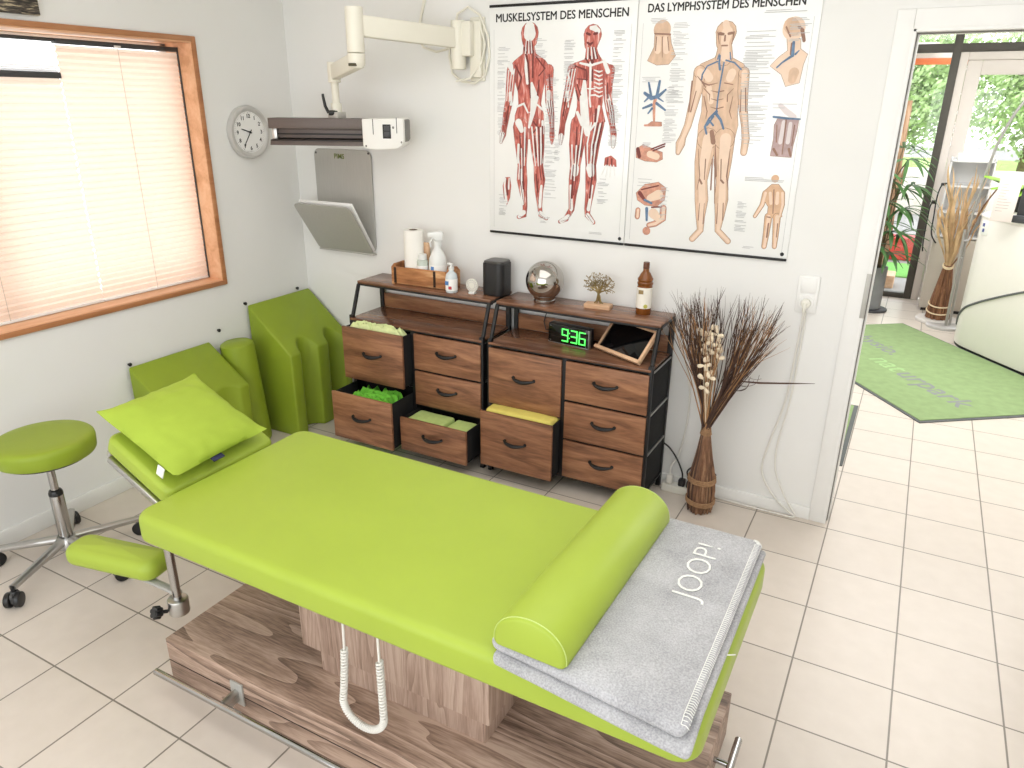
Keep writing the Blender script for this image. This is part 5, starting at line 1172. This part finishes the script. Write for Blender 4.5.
# dried grass bundle
dv = thing('dried_grass_bundle', 'tall bundle of curled dried leaves tied at the neck, in the hall beside the counter', 'dried plant', (3.42, 4.02, 0))
STRAW = pm('dried_leaf', (206, 174, 134), .85, var=.22, scale=14)
BROOM = wood('broom_brown', (86, 56, 38), (124, 84, 58), (152, 112, 80), 'z', .85, 2)
rr = random.Random(5); mb = MB(); c0 = V3((3.42, 4.02, 0))
for k in range(40):
    a = 2*PI*k/40; q = rr.uniform(.7, 1)
    mb.tube([(c0.x+.085*q*math.cos(a), c0.y+.085*q*math.sin(a), .031), (c0.x+.07*q*math.cos(a), c0.y+.07*q*math.sin(a), .2), (c0.x+.03*q*math.cos(a), c0.y+.03*q*math.sin(a), .49)], [.012, .011, .006], 6)
mb.cyl((c0.x, c0.y, .031), (c0.x, c0.y, .48), .06, .02, seg=16)
o = mb.build('bound_stems', BROOM, dv); o['kind'] = 'stuff'
m = MB()
for z, R in ((.10, .094), (.16, .088), (.485, .038), (.495, .038)): m.tube([(c0.x+R*math.cos(2*PI*i/24), c0.y+R*math.sin(2*PI*i/24), z+.02*math.sin(2*PI*i/24)) for i in range(24)], .006, 6, closed=True)
m.build('binding_cord', pm('cream_cord', (224, 204, 170), .9), dv)
m = MB()
for k in range(44):
    a = rr.uniform(0, 2*PI); sp_ = rr.uniform(.02, .24); h = rr.uniform(.9, 1.34); w_ = rr.uniform(.005, .016); tw_ = rr.uniform(-2.5, 2.5); ph = rr.uniform(0, 6)
    def lf(u, v, a=a, sp_=sp_, h=h, w_=w_, tw_=tw_, ph=ph):
        z = .47+(h-.47)*u; r_ = .02+sp_*u**1.2+.03*math.sin(u*7+ph)*u
        p = V3((c0.x+r_*math.cos(a)+.015*math.sin(u*9+ph)*u, c0.y+r_*math.sin(a), z)); s_ = (v-.5)*2*w_*max(0, math.sin(PI*min(1, u*.96+.04)))**.6
        b = a+PI/2+tw_*u; return p+V3((math.cos(b)*s_, math.sin(b)*s_, abs(v-.5)*.01))
    m.grid(lf, 14, 2)
o = m.build('curled_leaves', STRAW, dv, sharp=80); o['kind'] = 'stuff'
tag(MB().lathe([(0, 0), (.16, 0), (.165, .006), (.165, .024), (.158, .03), (0, .03)], (3.42, 4.02, 0), 40).build('stone_plate', pm('pale_marble', (220, 216, 212), .35, var=.08, scale=9), origin=(3.42, 4.02, 0)), 'round pale stone plate under the dried leaf bundle in the hall', 'plate')
pod = thing('dark_twig_stem', 'bent brown stem leaning out of the dried bundle towards the dark pot', 'twig', (3.46, 3.99, .5))
MB().tube(smooth([(3.443, 3.985, .50), (3.49, 3.96, .62), (3.52, 3.95, .80), (3.56, 3.94, .98), (3.62, 3.93, 1.12), (3.67, 3.93, 1.22)]), [.006]*30+[.004], 7).build('stem', TWG, pod)

# beige cabinet with white tray rack
bc_ = thing('low_cabinet', 'beige low cabinet standing behind the dried leaf bundle in the hall', 'cabinet', (3.5, 4.48, 0))
BEI = pm('beige_laminate', (196, 188, 176), .5, var=.02)
MB().box(3.27, 3.80, 4.36, 4.66, .03, .66, .004).build('body', BEI, bc_)
MB().box(3.29, 3.53, 4.352, 4.362, .05, .64, .003).box(3.54, 3.78, 4.352, 4.362, .05, .64, .003).build('door', BEI, bc_)
MB().box(3.29, 3.78, 4.38, 4.64, 0, .035).build('plinth', BLACK, bc_)
tr2 = thing('tray_rack', 'white three tier letter tray rack on the beige cabinet by the glass door', 'rack', (3.5, 4.45, .66))
RW = pm('rack_white', (230, 230, 230), .4, var=.01)
m = MB()
for z in (.67, .88, 1.10, 1.31): m.box(3.285, 3.62, 4.38, 4.62, z, z+.012, .002)
m.build('tray', RW, tr2)
for x in (3.285, 3.608): MB().box(x, x+.012, 4.38, 4.62, .66, 1.345, .002).build('side_panel', RW, tr2)
MB().box(3.29, 3.615, 4.612, 4.62, .66, 1.34, .001).build('back_panel', RW, tr2)
m = MB()
for z in (.92, 1.14): m.box(3.295, 3.61, 4.376, 4.382, z, z+.004, .001)
m.build('front_wire', pm('grey_wire', (170, 172, 174), .4), tr2)
tag(MB().box(3.33, 3.60, 4.40, 4.60, 1.3225, 1.375, .003).build('paper_stack', PAPER, origin=(3.46, 4.5, 1.32)), 'stack of white paper on top of the white tray rack', 'paper')
pc2 = thing('power_cable', 'black cable with plug hanging beside the white tray rack', 'cable', (3.27, 4.4, .9))
MB().tube(smooth([(3.30, 4.37, 1.13), (3.255, 4.36, 1.12), (3.235, 4.35, 1.02), (3.24, 4.35, .86), (3.25, 4.35, .70), (3.30, 4.345, .62)]), .006, 7).tube(smooth([(3.24, 4.36, .97), (3.20, 4.35, .95), (3.195, 4.345, .80), (3.20, 4.34, .62), (3.21, 4.34, .54)]), .006, 7).build('cable', BPLASTIC, pc2)
MB().box(3.20, 3.232, 4.345, 4.365, .955, .985, .003).box(3.245, 3.28, 4.355, 4.372, 1.112, 1.135, .003).build('plug', BPLASTIC, pc2)

# dark pot with green leaves on the counter
dp = thing('potted_plant', 'green leaved plant in a small black pot on the window side of the counter', 'plant', (3.80, 3.62, 1.004))
MB().lathe([(0, 0), (.05, 0), (.07, .17), (.074, .18), (.066, .18), (.06, .15), (0, .15)], (3.78, 3.70, 1.004), 28).build('pot', BPLASTIC, dp)
LEAFL = pm('light_leaf', (140, 186, 62), .5, var=.12, scale=8)
m = MB()
def blade(mb, base, d, l, w_, bend, seg=8):
    d = V3(d).normalized(); side = d.cross(V3((0, 0, 1))); side = side.normalized() if side.length > 1e-3 else V3((1, 0, 0))
    def f(u, v):
        p = V3(base)+d*l*u+V3((0, 0, -bend*l*u*u)); s_ = (v-.5)*2*w_*math.sin(PI*(u*.93+.05))**.8
        return p+side*s_+V3((0, 0, -abs(v-.5)*w_*.5))
    mb.grid(f, seg, 2)
for k in range(16):
    a = rr.uniform(0, 2*PI); blade(m, (3.78, 3.70, 1.155), (math.cos(a), math.sin(a)*.8, rr.uniform(.25, .8)), rr.uniform(.2, .36), .055, rr.uniform(.1, .5))
o = m.build('leaves', LEAFL, dp, sharp=80)

# lady palm in the hall
pm_ = thing('lady_palm', 'dark green fan leaved palm in a grey pot behind the door lining', 'plant', (2.86, 4.16, 0))
PX, PY = 2.872, 4.16
MB().cyl((PX, PY, 0), (PX, PY, .018), .15, seg=40, b=.004).build('round_base', pm('charcoal_plate', (58, 60, 64), .6, var=.1), pm_)
MB().lathe([(0, .018), (.085, .018), (.09, .024), (.095, .40), (.09, .405), (.08, .40), (.08, .36), (0, .36)], (PX, PY, 0), 36).build('pot', pm('grey_pot', (128, 130, 132), .45, var=.06), pm_)
PALM = pm('palm_leaf', (66, 104, 52), .5, var=.3, scale=6)
STM = pm('palm_stem', (110, 96, 70), .85, var=.2, scale=30)
stm = MB(); lv_ = MB()
fans = [(2.96, 4.12, 1.33), (2.80, 4.05, 1.22), (2.92, 4.22, 1.08), (2.86, 4.02, .98), (2.99, 4.10, .93), (2.78, 4.15, .85), (2.93, 4.02, .74), (3.0, 4.16, .70), (2.83, 4.0, .62), (2.72, 4.2, 1.35), (2.9, 4.3, 1.42), (2.70, 4.0, 1.0), (2.95, 4.05, .55), (2.86, 4.1, 1.15), (3.02, 4.14, 1.12), (2.88, 4.0, .82)]
for i, (x, y, z) in enumerate(fans):
    b0 = V3((PX+rr.uniform(-.04, .04), PY+rr.uniform(-.04, .04), .36)); m1 = V3((PX+rr.uniform(-.05, .05), PY+rr.uniform(-.05, .05), .36+(z-.36)*.7)); e = V3((x, y, z))
    stm.tube(smooth([b0, m1, e], 5), .0055, 6)
    out = e-V3((PX, PY, z)); out = out.normalized() if out.length > .01 else V3((1, 0, 0))
    base = math.atan2(out.y, out.x)
    for k in range(8):
        a = base+(-1.6+3.2*k/7); blade(lv_, e, (math.cos(a), math.sin(a), rr.uniform(-.05, .55)), rr.uniform(.22, .34), rr.uniform(.014, .023), rr.uniform(.25, .8))
stm.build('stems', STM, pm_); o = lv_.build('leaves', PALM, pm_, sharp=80); o['kind'] = 'stuff'
tk = thing('driftwood_trunk', 'upright bare reddish wood trunk behind the palm by the glass front', 'wood trunk', (2.84, 4.55, 0))
def trunk(u, v):
    a = 2*PI*v; z = 1.80*u; r_ = (.052-.014*u)*(1+.12*math.sin(3*a+z*3)+.1*noise.noise(V3((math.cos(a), math.sin(a), z*4)))) * (1 if u < .97 else .8)
    return V3((2.868+.012*u+.012*math.sin(z*3)+r_*math.cos(a), 4.55+r_*math.sin(a), z))
tkm = MB().grid(trunk, 40, 20); bmesh.ops.contextual_create(tkm.bm, geom=[e for e in tkm.bm.edges if len(e.link_faces) == 1])
tkm.build('trunk', wood('reddish_driftwood', (170, 128, 100), (206, 166, 136), (226, 194, 168), 'z', .8, 1.5), tk, sharp=80)
MB().tube(smooth([(2.88, 4.53, 1.0), (2.93, 4.50, 1.12), (2.945, 4.49, 1.28)]), [.02]*10+[.014]*2+[.01], 8).build('branch_stub', bpy.data.materials['reddish_driftwood'], tk)

# ------------------------------------------------------------------ outside the glass front
PAVE = pm('terrace_paving', (150, 148, 144), .9, var=.08, scale=6)
struct(MB().box(-8, 16, 5.0, 40, -.16, -.03).build('ground_outside', PAVE))
TURF = pm('turf_green', (112, 176, 84), .95, var=.12, scale=30, bump=.6, bscale=200)
tag(MB().box(2.2, 3.6, 5.95, 6.75, -.03, -.01, .004).build('turf_mat', TURF, origin=(2.9, 6.3, -.03)), 'bright green turf mat on the terrace outside the glass front', 'mat')
tag(MB().slab(2.55, 3.02, 5.32, 5.62, -.03, .10, .02, .006, 0, rb=.004).build('wooden_block', LWOOD, origin=(2.8, 5.5, -.03)), 'light wooden block on the terrace just outside the glass front', 'block')
rbx = thing('red_planter', 'red trough standing beyond the turf mat outside', 'planter', (2.95, 7.1, -.03))
RP = pm('red_plastic', (206, 62, 58), .5, var=.05)
MB().prism([(-.36, 0), (.36, 0), (.40, .26), (-.40, .26)], -.12, .12, 'y', .02, 3, M=Matrix.Translation((2.82, 7.15, -.03))).build('trough', RP, rbx)
MB().box(2.45, 3.2, 7.0, 7.3, .22, .25, .01).build('rim', RP, rbx)
aw = thing('awning', 'orange edged white awning outside above the glass front', 'awning', (1.5, 6.6, 2.3))
MB().box(-1.5, 3.0, 6.0, 6.7, 2.33, 2.36, .004).box(-1.5, 3.35, 6.68, 6.70, 2.24, 2.36, .003).build('canopy', pm('awning_white', (226, 218, 208), .8), aw)
MB().box(-1.5, 3.35, 6.67, 6.71, 2.18, 2.245, .004).build('orange_valance', pm('orange_awning', (232, 118, 58), .7), aw)
MB().cyl((-1.2, 6.6, -.03), (-1.2, 6.6, 2.33), .03, seg=12).build('post', ALU, aw)
tag(MB().box(-4, 12, 11.8, 12.0, -.03, .75, .02).build('garden_wall', pm('pale_render', (214, 208, 196), .9), origin=(4, 12, -.03)), 'long pale low garden wall across the street', 'wall')
GRASS = pm('lawn', (140, 172, 84), .95, var=.15, scale=3)
o = MB().box(-8, 16, 12.0, 26, -.03, .15, .01).build('lawn_outside', GRASS); struct(o)
def tree(x, y, h, r, col, label, seed):
    t = thing('garden_tree', label, 'tree', (x, y, 0), 'trees across the street'); r_ = random.Random(seed)
    MB().tube(smooth([(x, y, .1), (x+.05, y, h*.3), (x, y+.1, h*.6)]), [.16]*6+[.1]*6+[.06], 8).build('trunk', STM, t)
    m = MB(); tb = bmesh.new()
    for k in range(9000):
        d = V3((r_.gauss(0, 1), r_.gauss(0, 1), r_.gauss(0, 1))).normalized(); q = r_.uniform(.3, 1)
        p = V3((x, y, h*.58))+V3((d.x*r, d.y*r*.8, d.z*h*.42))*q*(1+.25*noise.noise(d*2.3+V3((seed, 0, 0))))
        n_ = V3((r_.uniform(-1, 1), r_.uniform(-1, 1), r_.uniform(-1, 1))).normalized(); a = n_.orthogonal().normalized(); b = n_.cross(a); s_ = r_.uniform(.03, .07)
        tb.faces.new([tb.verts.new(p+a*s_*1.5), tb.verts.new(p+b*s_*.7), tb.verts.new(p-a*s_*1.2), tb.verts.new(p-b*s_*.7)])
    me = bpy.data.meshes.new('tmp'); tb.to_mesh(me); tb.free(); m.bm.from_mesh(me); bpy.data.meshes.remove(me)
    o = m.build('foliage', pm('foliage_%s' % col[3], col[:3], .7, var=.3, scale=1.2), t, sharp=180); o['kind'] = 'stuff'
tree(2.4, 16.5, 3.9, 1.5, (178, 202, 146, 'mid'), 'leafy tree seen through the left glass pane, beyond the garden wall', 1)
tree(5.0, 17.0, 4.1, 1.6, (186, 208, 152, 'light'), 'leafy tree seen through the glass of the white entrance door', 2)

# ------------------------------------------------------------------ light and camera
def area(name, loc, rot, sx_, sy_, power, col=(1, 1, 1)):
    l = bpy.data.lights.new(name, 'AREA'); l.shape = 'RECTANGLE'; l.size = sx_; l.size_y = sy_; l.energy = power; l.color = col
    o = bpy.data.objects.new(name, l); C.objects.link(o); o.location = loc; o.rotation_euler = rot; return o
area('ceiling_fill', (2.3, -1.9, 2.56), (0, 0, 0), 2.4, 2.4, 32, (1, .99, .975))  # added fill light under the unseen ceiling, brightens the treatment room
area('hall_fill', (3.6, 2.4, 2.56), (0, 0, 0), 2.4, 2.6, 95, (1, .985, .97))  # added fill light out of view, brightens the hall
def portal(loc, rot, sx_, sy_):
    o = area('daylight_portal', loc, rot, sx_, sy_, 1); o.data.cycles.is_portal = True
w = bpy.data.worlds.new('sky'); scn.world = w; w.use_nodes = True
nt = w.node_tree; bg = nt.nodes['Background']
tc = nt.nodes.new('ShaderNodeTexCoord'); sp_ = nt.nodes.new('ShaderNodeSeparateXYZ'); nt.links.new(tc.outputs['Generated'], sp_.inputs[0])
r = ramp(nt.nodes, [(.0, (.80, .82, .80, 1)), (.5, (1, 1, 1, 1)), (1, (.86, .93, 1, 1))])
mr = nt.nodes.new('ShaderNodeMapRange'); mr.inputs[1].default_value = -1; mr.inputs[2].default_value = 1
nt.links.new(sp_.outputs['Z'], mr.inputs[0]); nt.links.new(mr.outputs[0], r.inputs[0]); nt.links.new(r.outputs[0], bg.inputs['Color'])
bg.inputs['Strength'].default_value = 3.4
Q = [3.10776281, -3.18785733, 1.75175938, -.49563124, .36623795, .00876042, 732.9213856]
cam = bpy.data.cameras.new('camera'); co = bpy.data.objects.new('camera', cam); C.objects.link(co); scn.camera = co
yaw, pit, rol = Q[3:6]
fw = V3((math.sin(yaw)*math.cos(pit), math.cos(yaw)*math.cos(pit), -math.sin(pit))); rt = V3((math.cos(yaw), -math.sin(yaw), 0)); up_ = rt.cross(fw)
c_, s_ = math.cos(rol), math.sin(rol); rt, up_ = rt*c_+up_*s_, up_*c_-rt*s_
co.matrix_world = Matrix(((rt.x, up_.x, -fw.x, Q[0]), (rt.y, up_.y, -fw.y, Q[1]), (rt.z, up_.z, -fw.z, Q[2]), (0, 0, 0, 1)))
cam.sensor_width = 36; cam.lens = Q[6]*36/1024; cam.clip_start = .05; cam.clip_end = 200
vs = scn.view_settings; vs.view_transform = 'Standard'; vs.look = 'None'; vs.exposure = -0.07; vs.gamma = 1; vs.use_curve_mapping = False
scn.cycles.use_denoising = True
scn.cycles.max_bounces = 10; scn.cycles.diffuse_bounces = 6; scn.cycles.transparent_max_bounces = 16

# ------------------------------------------------------------------ parts that come in several pieces: one object each
def split_pieces(o):
    bm = bmesh.new(); bm.from_mesh(o.data); bm.verts.ensure_lookup_table()
    seen = {}; n = 0
    for v in bm.verts:
        if v.index in seen: continue
        st_ = [v]; seen[v.index] = n
        while st_:
            q = st_.pop()
            for e in q.link_edges:
                w_ = e.other_vert(q)
                if w_.index not in seen: seen[w_.index] = n; st_.append(w_)
        n += 1
    bm.free()
    if n < 2: return
    base = o.name.split('.')[0]; src = o.data
    for k in range(n):
        b = bmesh.new(); b.from_mesh(src); b.verts.ensure_lookup_table()
        bmesh.ops.delete(b, geom=[v for v in b.verts if seen[v.index] != k], context='VERTS')
        me = bpy.data.meshes.new(base); b.to_mesh(me); b.free()
        for m_ in src.materials: me.materials.append(m_)
        if k == 0: first = me
        else:
            c = o.copy(); c.data = me; C.objects.link(c); c.name = base
    o.data = first
for o in [o for o in C.objects if o.type == 'MESH' and o.parent and o.name.split('.')[0] in ('screw', 'vent_slot', 'switch_key', 'screw_hole', 'tray', 'front_wire', 'head_frame', 'blue_mark', 'plug')]:
    if o.name.split('.')[0] == 'plug' and o.parent.name.startswith('plug_cord'): continue
    split_pieces(o)
for o in [o for o in C.objects if o.type == 'MESH' and o.parent and o.name.split('.')[0] == 'door' and o.parent.name == 'low_cabinet']: split_pieces(o)
